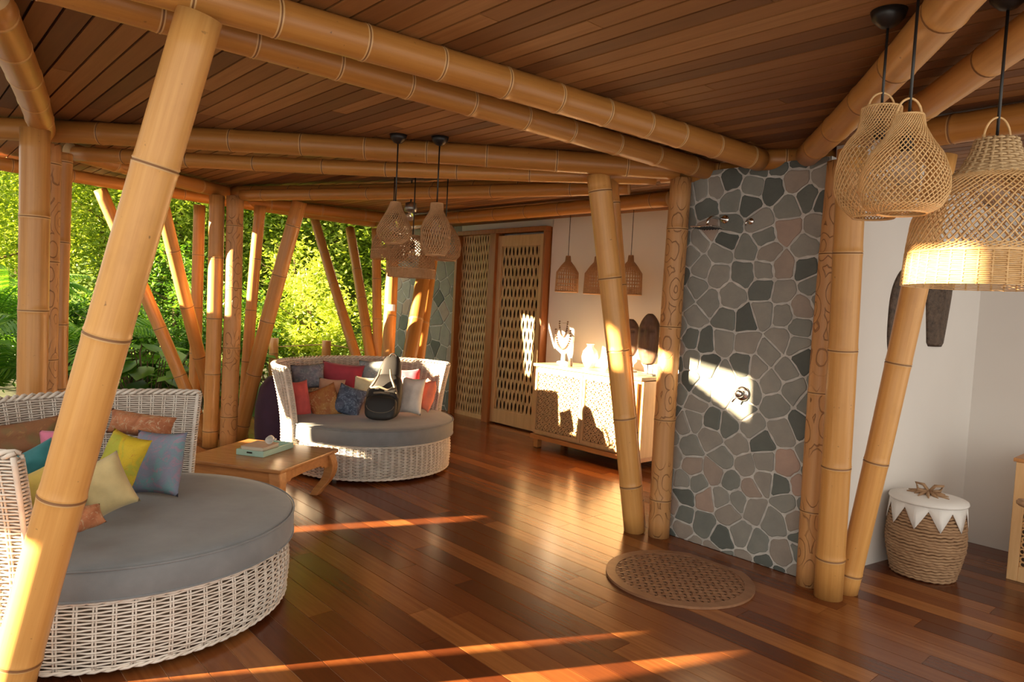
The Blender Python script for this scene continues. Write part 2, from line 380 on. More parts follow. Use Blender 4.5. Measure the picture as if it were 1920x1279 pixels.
# deck stripes
holes.append(hole([onz(480, 1006), onz(900, 979), onz(930, 964), onz(480, 992)]))
holes.append(hole([onz(1001, 1176), onz(1168, 1154), onz(1168, 1160), onz(1001, 1183)]))
holes.append(hole([onz(200, 1258), onz(380, 1243), onz(640, 1223), onz(976, 1193), onz(1178, 1175), onz(1241, 1190), onz(980, 1219), onz(693, 1246), onz(380, 1275), onz(200, 1290)]))
holes.append(hole([onz(200, 1316), onz(380, 1296), onz(693, 1265), onz(980, 1239), onz(1241, 1207), onz(1340, 1196), onz(1420, 1222), onz(1377, 1240), onz(1168, 1279), onz(900, 1325), onz(500, 1400), onz(200, 1440)]))
# right posts and big pendant
holes.append(hole([ond(1560, 590, 3.6), ond(1558, 650, 3.6), ond(1590, 650, 3.6), ond(1592, 590, 3.6)]))
holes.append(hole([ond(1700, 520, 3.75), ond(1672, 645, 3.75), ond(1695, 645, 3.75), ond(1722, 530, 3.75)]))
holes.append(hole([ond(1690, 468, 2.15), ond(1690, 548, 2.15), ond(1890, 556, 1.95), ond(1890, 470, 1.95)]))
HOLES = holes
outer = [(-3.6, -.1), (6.7, -.1), (6.7, 3.02), (1.8, 3.02), (1.8, 4.4), (-3.6, 4.4)]
def spans(poly, z):                      # x-intervals of a polygon at height z
    xs = []
    for i in range(len(poly)):
        (x0, y0), (x1, y1) = poly[i-1], poly[i]
        if (y0 <= z) != (y1 <= z): xs.append(x0+(x1-x0)*(z-y0)/(y1-y0))
    xs.sort(); return list(zip(xs[::2], xs[1::2]))
b = MB(); z = -.35; RS = .02
while z < 4.8:
    zc = z+RS/2; sp = [(-6.5, 3.7 if zc > 3.4 else 8.0)]
    for h in holes:
        for x0, x1 in spans(h, zc):
            ns = []
            for a0, a1 in sp:
                if x1 <= a0 or x0 >= a1: ns.append((a0, a1)); continue
                if x0 > a0: ns.append((a0, x0))
                if x1 < a1: ns.append((x1, a1))
            sp = ns
    for a0, a1 in sp:
        b.add([c2w(-6.0-d, u, v) for d in (0, .1) for u, v in ((a0, z), (a1, z), (a1, z+RS), (a0, z+RS))], [(0, 1, 2, 3), (7, 6, 5, 4), (0, 4, 5, 1), (1, 5, 6, 2), (2, 6, 7, 3), (3, 7, 4, 0)])
    z += RS
q0, q1 = c2w(-6.05, 7.98), c2w(-7.2, 9.35); qn = c2w(-.1, -.08)  # added wing of the unseen wall, keeps sun off the left stone wall
b.add([q0, q1, q1+qn, q0+qn]+[v+Vector((0, 0, 3.4)) for v in (q0, q1, q1+qn, q0+qn)], [(0, 1, 2, 3), (4, 5, 6, 7), (0, 1, 5, 4), (1, 2, 6, 5), (2, 3, 7, 6), (3, 0, 4, 7)])
struct(b.build('wall_gobo', M_PLAST), 'added unseen wall with openings that shape the sun patches on the deck')

# ------------------------------------------------------------------ doors
def bar(mb, x0, x1, z0, z1, y, th, mi=0): mb.box(((x0+x1)/2, y, (z0+z1)/2), (x1-x0, th, z1-z0), mi=mi)
DX0, DX1, DXP0, DXP1, DZ = -7.40, -5.74, -6.72, -6.60, 2.36
fr = MB(); bar(fr, DX0, DX1, DZ, DZ+.055, WY-.03, .12); bar(fr, DXP0, DXP1, 0, DZ, WY-.03, .14); bar(fr, DX0-.03, DX0+.02, 0, DZ, WY-.03, .12); bar(fr, DX1-.035, DX1, 0, DZ, WY-.03, .12)
struct(fr.build('trim_2', M_REDW, bevel=.004), 'red-brown timber door frame and post')
def weave_panel(mb, x0, x1, z0, z1, y, sw, hz, lens, rnd):
    n = int(round((x1-x0)/sw)); sw = (x1-x0)/n; rows = int(round((z1-z0)/hz)); hz = (z1-z0)/rows
    for r in range(rows+1):
        z = z0+r*hz; mb.box(((x0+x1)/2, y+.004, z), (x1-x0, .004, .028), t=rnd.random())
    for i in range(n):
        xc = x0+(i+.5)*sw; vs = []; K = rows*6; s = 1 if i % 2 else -1
        wd = sw*.51 if not lens else sw*.43; off = rnd.uniform(-.2, .2)
        for k in range(K+1):
            q = k/K*rows; z = z0+(z1-z0)*k/K; ph = math.sin(PI*(q+off))*(s)
            yy = y-.003+.0075*ph; dx = (sw*.17 if lens else sw*.04)*math.sin(PI*(q+(0 if lens else off)))*s+rnd.uniform(-.0006, .0006)
            vs += [(xc-wd+dx, yy, z), (xc+wd+dx, yy, z), (xc+wd+dx, yy+.003, z), (xc-wd+dx, yy+.003, z)]
        fs = []
        for k in range(K):
            a = k*4
            for j in range(4): fs.append((a+j, a+(j+1) % 4, a+4+(j+1) % 4, a+4+j))
        mb.add(vs, fs, 0, rnd.random())
rr = random.Random(4)
d1 = MB(); bar(d1, DX0+.02, DXP0, .02, DZ, WY+.035, .012, 1); weave_panel(d1, DX0+.02, DXP0-.01, .05, DZ, WY-.0, .026, .115, False, rr); bar(d1, DX0+.02, DXP0, 0, .05, WY-.0, .03, 2)
struct(d1.build('door_1', [M_STRIP, M_BACK, M_LIGHTW]), 'fixed panel of dense woven bamboo strips')
d2o = MB(); X0, X1 = DXP1, DX1-.035; fw = .075
for a_ in ((X0, X0+fw, .02, 2.33), (X1-fw, X1, .02, 2.33), (X0+fw, X1-fw, .02, .19), (X0+fw, X1-fw, 2.20, 2.33)): bar(d2o, *a_, WY-.04, .04)
d2 = struct(d2o.build('door_2', M_LIGHTW, bevel=.003), 'light wood sliding door with open bamboo lattice')
l2 = MB(); weave_panel(l2, X0+fw, X1-fw, .19, 2.20, WY-.04, .034, .125, True, rr); bar(l2, X0+fw, X1-fw, .19, 2.2, WY+.0, .006, 1)
l2.build('lattice_panel', [M_STRIP, M_BACK], d2)

# ------------------------------------------------------------------ bamboo posts and beams
def bamboo(name, p0, p1, r0, r1, label, cat, m=None, node=.5, first=None, group=None, seed=0, carved=False, n=22):
    p0, p1 = Vector(p0), Vector(p1); L = (p1-p0).length; rnd = random.Random(seed*17+3)
    mb = MB(); zs = []; z = first if first is not None else rnd.uniform(.15, .45)
    st = [(0, 1, 0)]
    while z < L-.06:
        if z > .04: st += [(z-.03, 1.0, 0), (z-.009, 1.022, 0), (z-.004, 1.04, 2), (z, 1.0, 1), (z+.003, 1.0, 1), (z+.007, 1.045, 2), (z+.012, 1.015, 0), (z+.04, .995, 0)]
        z += node*rnd.uniform(.88, 1.12)
    st.append((L, 1, 0)); bx, by = rnd.uniform(-1, 1)*.006*L, rnd.uniform(-1, 1)*.006*L
    # fill long gaps
    full = [st[0]]
    for s_ in st[1:]:
        g = s_[0]-full[-1][0]
        if g > .14:
            k = int(g/.1)
            for i in range(1, k): full.append((full[-1][0]+g/k, 1, 0))
        full.append(s_)
    vs = []; fs = []; ms = []
    for z, f, _ in full:
        k = z/L; r = (r0+(r1-r0)*k)*f; ox, oy = bx*math.sin(PI*k), by*math.sin(PI*k)
        for i in range(n): a = 2*PI*i/n; vs.append((ox+r*math.cos(a), oy+r*math.sin(a), z))
    for j in range(len(full)-1):
        for i in range(n):
            i2 = (i+1) % n; mb.f.append((j*n+i, j*n+i2, (j+1)*n+i2, (j+1)*n+i)); mb.m.append(full[j+1][2] if full[j+1][2] == full[j][2] or full[j+1][2] else 0); mb.t.append(0)
    mb.v = vs; e = (len(full)-1)*n
    mb.f += [tuple(range(n-1, -1, -1)), tuple(e+i for i in range(n))]; mb.m += [3, 3]; mb.t += [0, 0]
    q = (p1-p0).to_track_quat('Z', 'Y') if abs((p1-p0).normalized().z) < .999 else Matrix.Identity(3).to_quaternion()
    o = mb.build(name, [m or (M_CARVE if carved else M_BAM), M_NODE, M_NODEL, M_CUT], smooth=True, mx=Matrix.Translation(p0) @ q.to_matrix().to_4x4())
    return tag(o, label, cat, group)
def post(px0, px1, r0, r1, label, z0=0.0, z1=2.37, dep=None, **k):
    """px0: foot in the picture, px1: head; both end on the deck / under the beams"""
    a = onz(*px0, z0) if dep is None else ond(*px0, dep[0]); b_ = onz(*px1, z1) if dep is None or dep[1] is None else ond(*px1, dep[1])
    return bamboo('bamboo_post', a, b_, r0, r1, label, 'bamboo post', **k)
# front
post((4, 1345), (374, 30), .073, .069, 'thick leaning bamboo post nearest the viewer, in front of the near daybed', z1=2.36, m=M_PALE, node=.54, first=.22, seed=1, n=36)
# left cluster: plumb lines through their heads
def plumb(px, py, z1, r, label, lean=(0, 0), **k):
    t = onz(px, py, z1); return bamboo('bamboo_post', (t.x+lean[0], t.y+lean[1], 0), t, r, r*.97, label, 'bamboo post', **k)
LN = lambda dx: tuple(c2w(dx, 0)[:2])
plumb(32, 242, 2.36, .078, 'thick upright bamboo post at the left edge, before the carved one', lean=LN(.105), node=.5, seed=2)
plumb(75, 270, 2.36, .068, 'carved upright bamboo post at the far left behind the near daybed', lean=LN(.06), carved=True, node=.62, seed=3)
plumb(125, 288, 2.36, .064, 'plain upright bamboo post just right of the far-left carved post', lean=LN(-.03), node=.5, seed=4)
post((388, 824), (188, 356), .060, .058, 'bamboo post slanting from upper left down to the cluster behind the table', seed=5, z1=2.36, node=.45)
post((412, 812), (296, 350), .062, .060, 'bamboo post slanting down right beside the steeper slanting one', seed=6, z1=2.38, node=.5)
plumb(374, 385, 2.36, .060, 'upright bamboo post mostly hidden behind the sunlit upright post', seed=7)
plumb(393, 366, 2.37, .070, 'sunlit upright bamboo post behind the coffee table', lean=(.05, .05), seed=8, node=.52)
plumb(437, 368, 2.37, .078, 'carved upright bamboo post behind the coffee table', lean=(.0, .02), carved=True, seed=9, node=.6)
post((455, 815), (488, 386), .056, .056, 'slim bamboo post right of the carved post behind the table', seed=10, z1=2.37, node=.5)
post((447, 826), (562, 378), .074, .068, 'bamboo post leaning right between the carved post and the far daybed', seed=11, z1=2.37, node=.5)
# far side posts
def far(a, b_, d0, d1, r, label, **k):
    A, B = ond(*a, d0), ond(*b_, d1); d = B-A; A = A-d*(A.z/d.z)
    return bamboo('bamboo_post', A, B, r, r*.95, label, 'bamboo post', **k)
far((671, 668), (590, 412), 7.9, 8.6, .058, 'leftmost slanting bamboo post beyond the far daybed', seed=12, m=M_PALE, node=.42)
far((692, 668), (656, 430), 7.9, 8.9, .060, 'pale slanting bamboo post beyond the far daybed', seed=13, m=M_PALE, node=.45)
far((709, 665), (705, 430), 8.0, 8.2, .055, 'upright bamboo post left of the post with a white tag', seed=14, node=.45)
tp = far((726, 668), (738, 430), 7.4, 7.7, .070, 'upright bamboo post with a small white tag beyond the far daybed', seed=15, m=M_PALE, node=.5)
far((768, 668), (808, 430), 7.2, 7.8, .078, 'orange bamboo post leaning right before the dark stone wall', seed=16, m=M_BEAM)
far((786, 668), (818, 430), 7.4, 8.0, .065, 'bamboo post leaning close behind its orange neighbour', seed=17, m=M_BEAM)
b = MB(); c_ = ond(733, 577, 7.43); b.box((0, 0, 0), (.09, .006, .07)); lt = b.build('tag', M_WHITE, mx=Matrix.Translation(c_) @ Matrix.Rotation(math.atan2(FWD.y, FWD.x)-PI/2, 4, 'Z'))
lt.parent = tp; lt.matrix_parent_inverse = tp.matrix_world.inverted(); lt['label'] = 'small white plate'
# posts by the stone wall
post((1190, 996), (1122, 328), .072, .076, 'bamboo post leaning left in front of the carved sideboard', seed=18, m=M_PALE, first=.32, node=.52, n=30)
bamboo('bamboo_post', onz(1196, 985), onz(1143, 332, 2.37)+c2w(.02, .12), .055, .055, 'bamboo post close behind the one leaning before the sideboard', 'bamboo post', seed=19)
plumb(1270, 338, 2.37, .070, 'carved bamboo post at the left edge of the stone wall', lean=(.05, -.03), carved=True, seed=20, node=.58, first=.25, n=30)
_a, _b = onz(1514, 1096), ony(1552, 318, 3.885); _b = _b+(_b-_a)*((2.37-_b.z)/(_b.z-_a.z))
bamboo('bamboo_post', _a, _b, .062, .060, 'carved bamboo post at the right edge of the stone wall', 'bamboo post', carved=True, seed=21, node=.7, n=30)
plumb(1598, 280, 2.37, .073, 'thick upright bamboo post right of the stone wall', lean=(-.02, .17), seed=22, m=M_PALE, node=.56, n=30)
post((1586, 1110), (1768, 290), .060, .066, 'bamboo post leaning right beneath the big rattan pendant', z1=2.37, seed=23, m=M_PALE, node=.58, first=.11, n=30)
# beams
def beam(a, b_, r, label, z=2.43, za=None, zb=None, **k):
    k.setdefault('m', M_BEAM); k.setdefault('n', 28)
    return bamboo('bamboo_beam', onz(*a, za or z), onz(*b_, zb or z), r, r, label, 'bamboo beam', **k)
beam((60, -95), (1424, 300), .066, 'near ceiling beam running from top left to above the stone wall, right one of a pair', node=.3, seed=31, za=2.425)
beam((-60, -76), (1350, 326), .062, 'near ceiling beam running above the daybeds, left one of a pair', node=.34, seed=32, z=2.43)
beam((-60, 238), (1272, 318), .068, 'long level ceiling beam holding the middle pendants', node=.42, seed=33, z=2.425)
beam((140, 288), (1230, 333), .05, 'thin ceiling beam just under and behind the long level beam', node=.5, seed=34, z=2.40)
beam((130, 283), (438, 364), .062, 'short ceiling beam slanting from the far-left posts to the next cluster', node=.5, seed=35)
beam((-40, 300), (700, 418), .055, 'outermost edge beam above the garden on the left', node=.5, seed=36, z=2.42)
beam((440, 362), (1110, 346), .066, 'ceiling beam from the posts behind the table towards the stone wall', node=.4, seed=37)
beam((455, 366), (1180, 352), .05, 'thin beam beneath the one starting above the table', node=.6, seed=38, z=2.38)
beam((455, 378), (720, 408), .062, 'ceiling beam above the garden beyond the far daybed', node=.5, seed=39)
beam((700, 419), (1256, 373), .064, 'ceiling beam along the white wall above the doors', node=.5, seed=40)
beam((-30, -20), (82, 250), .070, 'ceiling beam at the top left corner', node=.45, seed=41, z=2.42)
beam((1515, 290), (2000, -245), .066, 'ceiling beam rising right from the stone wall corner, behind the small pendants', node=.45, seed=42, z=2.435, m=M_PALE)
beam((1680, 237), (2400, -288), .060, 'ceiling beam at the top right behind the big pendant', node=.5, seed=43, z=2.42, m=M_PALE)
beam((1240, 326), (1600, 318), .062, 'lower beam lying along the top of the stone wall', node=.55, seed=44, z=2.42)
beam((1415, 300), (1620, 300), .062, 'upper short beam above the stone wall between two slanting beams', node=.55, seed=45, z=2.44)
beam((1660, 262), (2500, 139), .068, 'ceiling beam across the bathroom recess on the right', node=.55, seed=46, z=2.42)
# ------------------------------------------------------------------ daybeds
def ring_weave(mb, rfn, z0, z1, a0, a1, rows, stake, rad, rnd, mi=0):
    """rows of weft strands passing in and out of upright stakes; rfn(z) -> radius"""
    rm = rfn((z0+z1)/2); full = abs(a1-a0) > 6.2
    ns = max(4, int(abs(a1-a0)*rm/stake)); ns += ns % 2 if full else 0
    K = 3 if ns > 30 else 4; tot = ns*K
    for j in range(rows):
        z = z0+(z1-z0)*(j+.5)/rows; r = rfn(z); s = 1 if j % 2 else -1; pts = []
        for i in range(tot+(0 if full else 1)):
            a = a0+(a1-a0)*i/tot; o = rad*1.0*s*math.cos(PI*i/K)+rnd.uniform(-.0007, .0007)
            pts.append(((r+o)*math.cos(a), (r+o)*math.sin(a), z+rnd.uniform(-.0008, .0008)))
        mb.tube(pts, (z1-z0)/rows*.36, 4, closed=full, cap=not full, mi=mi)
    for i in range(ns+(0 if full else 1)):
        a = a0+(a1-a0)*i/ns
        for da in (-.0075, .0075):
            pts = []
            for k in range(7):
                z = z0+(z1-z0)*k/6; r = rfn(z); pts.append((r*math.cos(a+da), r*math.sin(a+da), z))
            mb.tube(pts, rad*.80, 5, mi=mi)
def rope(mb, pts, r, closed=False, mi=0):
    mb.tube(pts, r, 6, closed=closed, mi=mi)
def arc(r, z, a0, a1, n): return [(r*math.cos(a0+(a1-a0)*i/n), r*math.sin(a0+(a1-a0)*i/n), z) for i in range(n+1)]
def shell(mb, rfn, z0, z1, a0, a1, th, n=60, m=8, mi=0):
    vs = []; fs = []
    for j in range(m+1):
        z = z0+(z1-z0)*j/m
        for i in range(n+1):
            a = a0+(a1-a0)*i/n; r = rfn(z); vs += [(r*math.cos(a), r*math.sin(a), z), ((r-th)*math.cos(a), (r-th)*math.sin(a), z)]
    w_ = 2*(n+1)
    for j in range(m):
        for i in range(n):
            a = j*w_+2*i; fs += [(a, a+2, a+w_+2, a+w_), (a+1, a+3, a+w_+3, a+w_+1)]
    for j in range(m):
        for i in (0, n): a = j*w_+2*i; fs.append((a, a+1, a+w_+1, a+w_))
    for i in range(n):
        for j in (0, m): a = j*w_+2*i; fs.append((a, a+1, a+3, a+2))
    mb.add(vs, fs, mi)
def daybed(loc, a_mid, label, seed, span=PI, fine=True):
    rnd = random.Random(seed)
    T = thing('daybed', label, 'daybed', loc, a_mid, 'round white wicker daybeds')
    R = .701; zb0, zb1 = .030, .307
    b = MB(); ring_weave(b, lambda z: R+.004+.012*math.sin((z-zb0)/(zb1-zb0)*PI), zb0+.012, zb1-.012, 0, 2*PI, 20, .066 if fine else .055, .0052, rnd)
    for z, r in ((zb0+.006, .0095), (zb1-.006, .0095), (zb1+.008, .009)):
        for ph in (0, 1):
            pts = [((R+.006+.006*math.cos(i*1.3+ph*PI))*math.cos(2*PI*i/200), (R+.006+.006*math.cos(i*1.3+ph*PI))*math.sin(2*PI*i/200), z+.005*math.sin(i*1.3+ph*PI)) for i in range(200)]
            rope(b, pts, r*.62, True)
    b.lathe([(R-.012, zb0+.004), (R-.006, (zb0+zb1)/2), (R-.012, zb1-.004)], n=72, mi=1)
    b.build('base', [M_WICK, M_WCORE], T, smooth=True)
    b = MB(); b.lathe([(.0, .306), (.70, .306), (.731, .310), (.738, .322), (.740, .37), (.738, .416), (.732, .434), (.716, .444), (.64, .448), (.3, .452), (0.001, .453)], n=96, cap=False)
    cu = b.build('seat_cushion', M_GREY, T, smooth=True)
    b = MB(); rope(b, arc(.739, .434, 0, 2*PI, 120)[:-1], .004, True); rope(b, arc(.739, .318, 0, 2*PI, 120)[:-1], .004, True); b.build('piping', M_GREY, cu, smooth=True)
    # backrest on local -X side
    a0, a1 = PI-span/2, PI+span/2; zt = .885
    ro = lambda z: .750+.02*max(0, (z-.05)/.8)+.085*max(0, (z-.35)/(zt-.35))**1.6
    ri = lambda z: ro(z)-.045
    b = MB(); ring_weave(b, ro, .05, zt-.01, a0, a1, 66, .055, .0052, rnd); ring_weave(b, ri, .40, zt-.01, a0, a1, 40, .055, .0052, rnd)
    shell(b, lambda z: ro(z)-.009, .045, zt-.008, a0, a1, .027, mi=1)
    for s in (a0, a1):   # woven end caps
        d = 1 if s == a1 else -1
        for j in range(60):
            z = .05+(zt-.06)*(j+.5)/60; ra, rb = ro(z)+.003, max(ri(z)-.003, .0)
            q = [(ra*math.cos(s), ra*math.sin(s), z)] + [((ra+(rb-ra)*k/4)*math.cos(s+d*(.010+.003*(-1)**(j+k))), (ra+(rb-ra)*k/4)*math.sin(s+d*(.010+.003*(-1)**(j+k))), z) for k in range(1, 4)]+[(rb*math.cos(s), rb*math.sin(s), z)]
            b.tube(q, .0058, 4)
        b.tube([(ro(.05+(zt-.05)*k/20)*math.cos(s), ro(.05+(zt-.05)*k/20)*math.sin(s), .05+(zt-.05)*k/20) for k in range(21)], .010, 6)
        b.tube([(ri(.40+(zt-.40)*k/20)*math.cos(s), ri(.40+(zt-.40)*k/20)*math.sin(s), .40+(zt-.40)*k/20) for k in range(21)], .008, 6)
    nb = 150
    for ph in (0, 2.1, 4.2):
        pts = []
        for i in range(nb+1):
            a = a0+(a1-a0)*i/nb; r = ro(zt)-.022+.02*math.cos(i*.9+ph); pts.append((r*math.cos(a), r*math.sin(a), zt+.004+.012*math.sin(i*.9+ph)))
        rope(b, pts, .0085)
    b.build('backrest', [M_WICK, M_WCORE2], T, smooth=True)
    for k in range(4):
        a = PI/4+k*PI/2-.25; b = MB(); b.lathe([(.016, 0), (.018, .01), (.018, zb0+.01)], (R*.86*math.cos(a), R*.86*math.sin(a), 0), 12); b.build('foot', M_WHITE, T, smooth=True)
    return T
CA = math.atan2(RIGHT.y, RIGHT.x)        # world angle of the viewer's right
S1 = c2w(-1.753, 3.228); S2 = c2w(-1.228, 6.196)
# local +X = open front
daybed(S1, CA+math.radians(184-180), 'near round white wicker daybed with grey cushion at the left edge', 1)
daybed(S2, CA+math.radians(134-180), 'far round white wicker daybed with grey cushion and a black backpack on it', 2, span=math.radians(184), fine=False)

# ------------------------------------------------------------------ pillows
def pillow(px, py, dep, w_, h_, roll, yaw, lean, m, label, group, t=.10):
    dep *= 1.07; c = ond(px, py, dep); W, H_ = w_*dep/FPX, h_*dep/FPX
    nrm = -FWD.copy(); nrm.rotate(Matrix.Rotation(math.radians(yaw), 3, 'Z')); nrm = (nrm*math.cos(math.radians(lean))+Vector((0, 0, 1))*math.sin(math.radians(lean))).normalized()
    xx = Vector((0, 0, 1)).cross(nrm).normalized(); yy = nrm.cross(xx)
    R = Matrix((xx, yy, nrm)).transposed() @ Matrix.Rotation(math.radians(roll), 3, 'Z')
    G = 16; vs = []; fs = []; rnd = random.Random(int(px*7+py))
    s1, s2 = rnd.random()*9, rnd.random()*9
    for side in (1, -1):
        for j in range(G+1):
            for i in range(G+1):
                u, v = 2*i/G-1, 2*j/G-1
                x = W/2*u*(1-.09*(1-v*v))*1.03; y = H_/2*v*(1-.09*(1-u*u))*1.03
                k = max(0, (1-abs(u)**2.6))*max(0, (1-abs(v)**2.6))
                z = side*t*.58*k**.60+.016*noise.noise(Vector((u*1.6+s1, v*1.6+s2, side)))*k**.5
                vs.append((x, y, z))
    q = (G+1)**2
    for s_ in (0, 1):
        for j in range(G):
            for i in range(G): a = s_*q+j*(G+1)+i; fs.append((a, a+1, a+G+2, a+G+1) if s_ == 0 else (a, a+G+1, a+G+2, a+1))
    mb = MB(); mb.add(vs, fs)
    o = mb.build('pillow', m, smooth=True, mx=Matrix.Translation(c) @ R.to_4x4())
    bm = bmesh.new(); bm.from_mesh(o.data); bmesh.ops.remove_doubles(bm, verts=bm.verts, dist=.0005); bmesh.ops.recalc_face_normals(bm, faces=bm.faces); bm.to_mesh(o.data); bm.free()
    return tag(o, label, 'pillow', group)
MB_GB = batik('grey_blue_batik', (.14, .18, .22), (.20, .20, .26), (.28, .30, .34), 14, 1)
MB_DB = batik('dark_blue_batik', (.06, .085, .14), (.11, .14, .22), (.22, .30, .42), 20, 2)
MB_OR = batik('orange_batik', (.50, .24, .07), (.42, .15, .05), (.60, .40, .18), 18, 3, .56)
MB_PU = batik('blue_purple_batik', (.22, .24, .33), (.16, .30, .34), (.33, .22, .30), 14, 4)
MB_YL = batik('yellow_batik', (.62, .44, .02), (.42, .42, .04), (.45, .14, .03), 18, 5, .60)
MB_RU = batik('rust_batik', (.36, .12, .05), (.50, .20, .09), (.52, .36, .22), 22, 6, .55)
MB_BO = batik('brown_olive_batik', (.26, .11, .045), (.17, .14, .05), (.34, .17, .06), 10, 7, .60)
MB_BL = batik('pale_blue_batik', (.20, .28, .33), (.30, .33, .36), (.42, .46, .48), 14, 8)
M_CORAL = plain('coral_cotton', (.78, .13, .12)); M_CRIM = plain('crimson_cotton', (.42, .045, .075)); M_PEACH = plain('peach_cotton', (.62, .38, .25))
M_CREAM = plain('cream_cotton', (.70, .64, .42)); M_WHC = plain('white_cotton', (.78, .73, .68)); M_SAL = plain('salmon_cotton', (.82, .24, .15))
M_TEAL = plain('teal_cotton', (.03, .20, .22)); M_PINK = plain('pink_cotton', (.72, .20, .33)); M_OCHRE = plain('sand_cotton', (.58, .46, .22)); M_YEL = plain('yellow_cotton', (.62, .44, .09))
GF, GN = 'pillows on the far daybed', 'pillows on the near daybed'
pillow(640, 712, 6.15, 78, 62, -4, 0, 14, M_CRIM, 'crimson pillow leaning at the middle of the far daybed back', GF)
pillow(702, 702, 6.20, 62, 52, 3, -8, 12, MB_BL, 'pale blue patterned pillow partly behind the backpack', GF)
pillow(767, 716, 6.10, 46, 46, 8, -20, 12, M_CRIM, 'dark red pillow peeking out behind the white one', GF)
pillow(578, 706, 5.98, 60, 46, 4, 22, 16, MB_GB, 'grey-blue batik pillow lying on top of the coral one', GF)
pillow(620, 738, 5.95, 48, 56, -3, 6, 16, M_PEACH, 'peach pillow behind the orange batik one', GF)
pillow(564, 750, 5.72, 34, 72, 6, 40, 10, M_CORAL, 'coral pillow at the left end of the far daybed', GF, t=.12)
pillow(609, 756, 5.78, 58, 62, 24, 12, 20, MB_OR, 'orange-brown batik pillow on the far daybed', GF)
pillow(655, 752, 5.80, 54, 56, -16, 4, 24, MB_DB, 'dark blue batik pillow left of the backpack', GF)
pillow(684, 732, 6.00, 44, 50, -4, 0, 14, M_CREAM, 'pale yellow pillow just left of the backpack', GF)
pillow(772, 742, 5.86, 46, 68, -2, -14, 12, M_WHC, 'white pillow right of the backpack', GF, t=.11)
pillow(802, 741, 5.98, 26, 60, -8, -45, 8, M_SAL, 'salmon pillow at the right end of the far daybed', GF, t=.11)
pillow(265, 797, 3.42, 128, 44, -4, -4, 14, MB_RU, 'rust patterned pillow along the near daybed back', GN, t=.12)
pillow(296, 868, 3.28, 106, 116, 3, -14, 14, MB_PU, 'blue-purple batik pillow at the right end of the near daybed', GN, t=.13)
pillow(224, 872, 3.02, 78, 118, -14, -2, 18, MB_YL, 'bright yellow patterned pillow behind the leaning post', GN, t=.12)
pillow(196, 912, 2.82, 84, 104, 24, 26, 18, M_OCHRE, 'plain sand-coloured pillow behind the leaning post', GN, t=.13)
pillow(42, 832, 3.20, 130, 84, 8, 34, 14, MB_BO, 'brown and olive batik pillow at the left edge', GN, t=.12)
pillow(118, 842, 3.22, 78, 72, 2, 20, 14, M_PINK, 'pink pillow mostly behind the leaning post', GN, t=.10)
pillow(66, 868, 3.02, 86, 58, 30, 30, 24, M_TEAL, 'teal pillow between the brown and pink ones', GN, t=.10)
pillow(84, 918, 2.72, 84, 84, 20, 55, 10, M_YEL, 'plain yellow pillow inside the near end of the daybed back', GN, t=.10)
pillow(158, 972, 2.58, 62, 44, 16, 30, 50, MB_RU, 'small rust pillow lying low behind the leaning post', GN, t=.09)

# ------------------------------------------------------------------ backpack
T = thing('backpack', 'black backpack with grey-tan straps standing on the far daybed', 'backpack', ond(716, 775, 6.01), CA)
T.location.z = .453
def lump(mb, c, s, e=.5, mi=0, n=20, m=12, taper=0):
    vs = []; fs = []
    sg = lambda v, p: math.copysign(abs(v)**p, v)
    for j in range(m+1):
        ph = -PI/2+PI*j/m
        for i in range(n):
            th = 2*PI*i/n; z = sg(math.sin(ph), e); k = 1-taper*(z+1)/2
            vs.append((c[0]+s[0]*k*sg(math.cos(ph), e)*sg(math.cos(th), e), c[1]+s[1]*k*sg(math.cos(ph), e)*sg(math.sin(th), e), c[2]+s[2]*z))
    for j in range(m):
        for i in range(n): i2 = (i+1) % n; fs.append((j*n+i, j*n+i2, (j+1)*n+i2, (j+1)*n+i))
    return mb.add(vs, fs, mi)
tilt = lambda y, z: y+.28*z
b = MB(); lump(b, (0, 0, .19), (.165, .10, .19), .6, taper=.18); lump(b, (.0, .06, .37), (.125, .085, .17), .7, taper=.35)
b.v = [(x+.16*max(0, z-.12)*.5, y+.35*z, z) for x, y, z in b.v]; body = b.build('body', M_BFAB, T, smooth=True)
b = MB(); lump(b, (0, -.10, .11), (.135, .045, .10), .6); b.v = [(x, y+.35*z, z) for x, y, z in b.v]; pk = b.build('front_pocket', M_BFAB, T, smooth=True)
b = MB(); b.tube([(.115*math.cos(a), -.150+.35*(.115-.07*math.sin(a))+.012, .13-.055*math.sin(a)) for a in [PI*k/16 for k in range(17)]], .003, 5); b.build('piping', M_BTAN, pk, smooth=True)
for s in (-1, 1):
    b = MB(); b.tube([(.01+s*.04, .03, .43), (.01+s*.055, .0, .37), (.01+s*.085, -.02, .31), (s*.12, -.03, .25), (s*.135, -.01, .19)], [.006, .010, .012, .011, .007], 6); b.build('strap', M_BTAN, T, smooth=True)
b = MB(); b.tube([(-.06, -.085, .235), (0, -.10, .245), (.075, -.085, .235)], .010, 6); b.tube([(-.09, -.075, .275), (-.02, -.08, .29), (.05, -.08, .265), (.12, -.06, .28)], .010, 6); b.build('buckle_strap', M_BTAN, T, smooth=True)
b = MB(); b.tube([(.055+.03*math.cos(a), .13, .53+.03*math.sin(a)) for a in [PI*k/8 for k in range(9)]], .006, 6); b.build('grab_loop', M_BFAB, T, smooth=True)

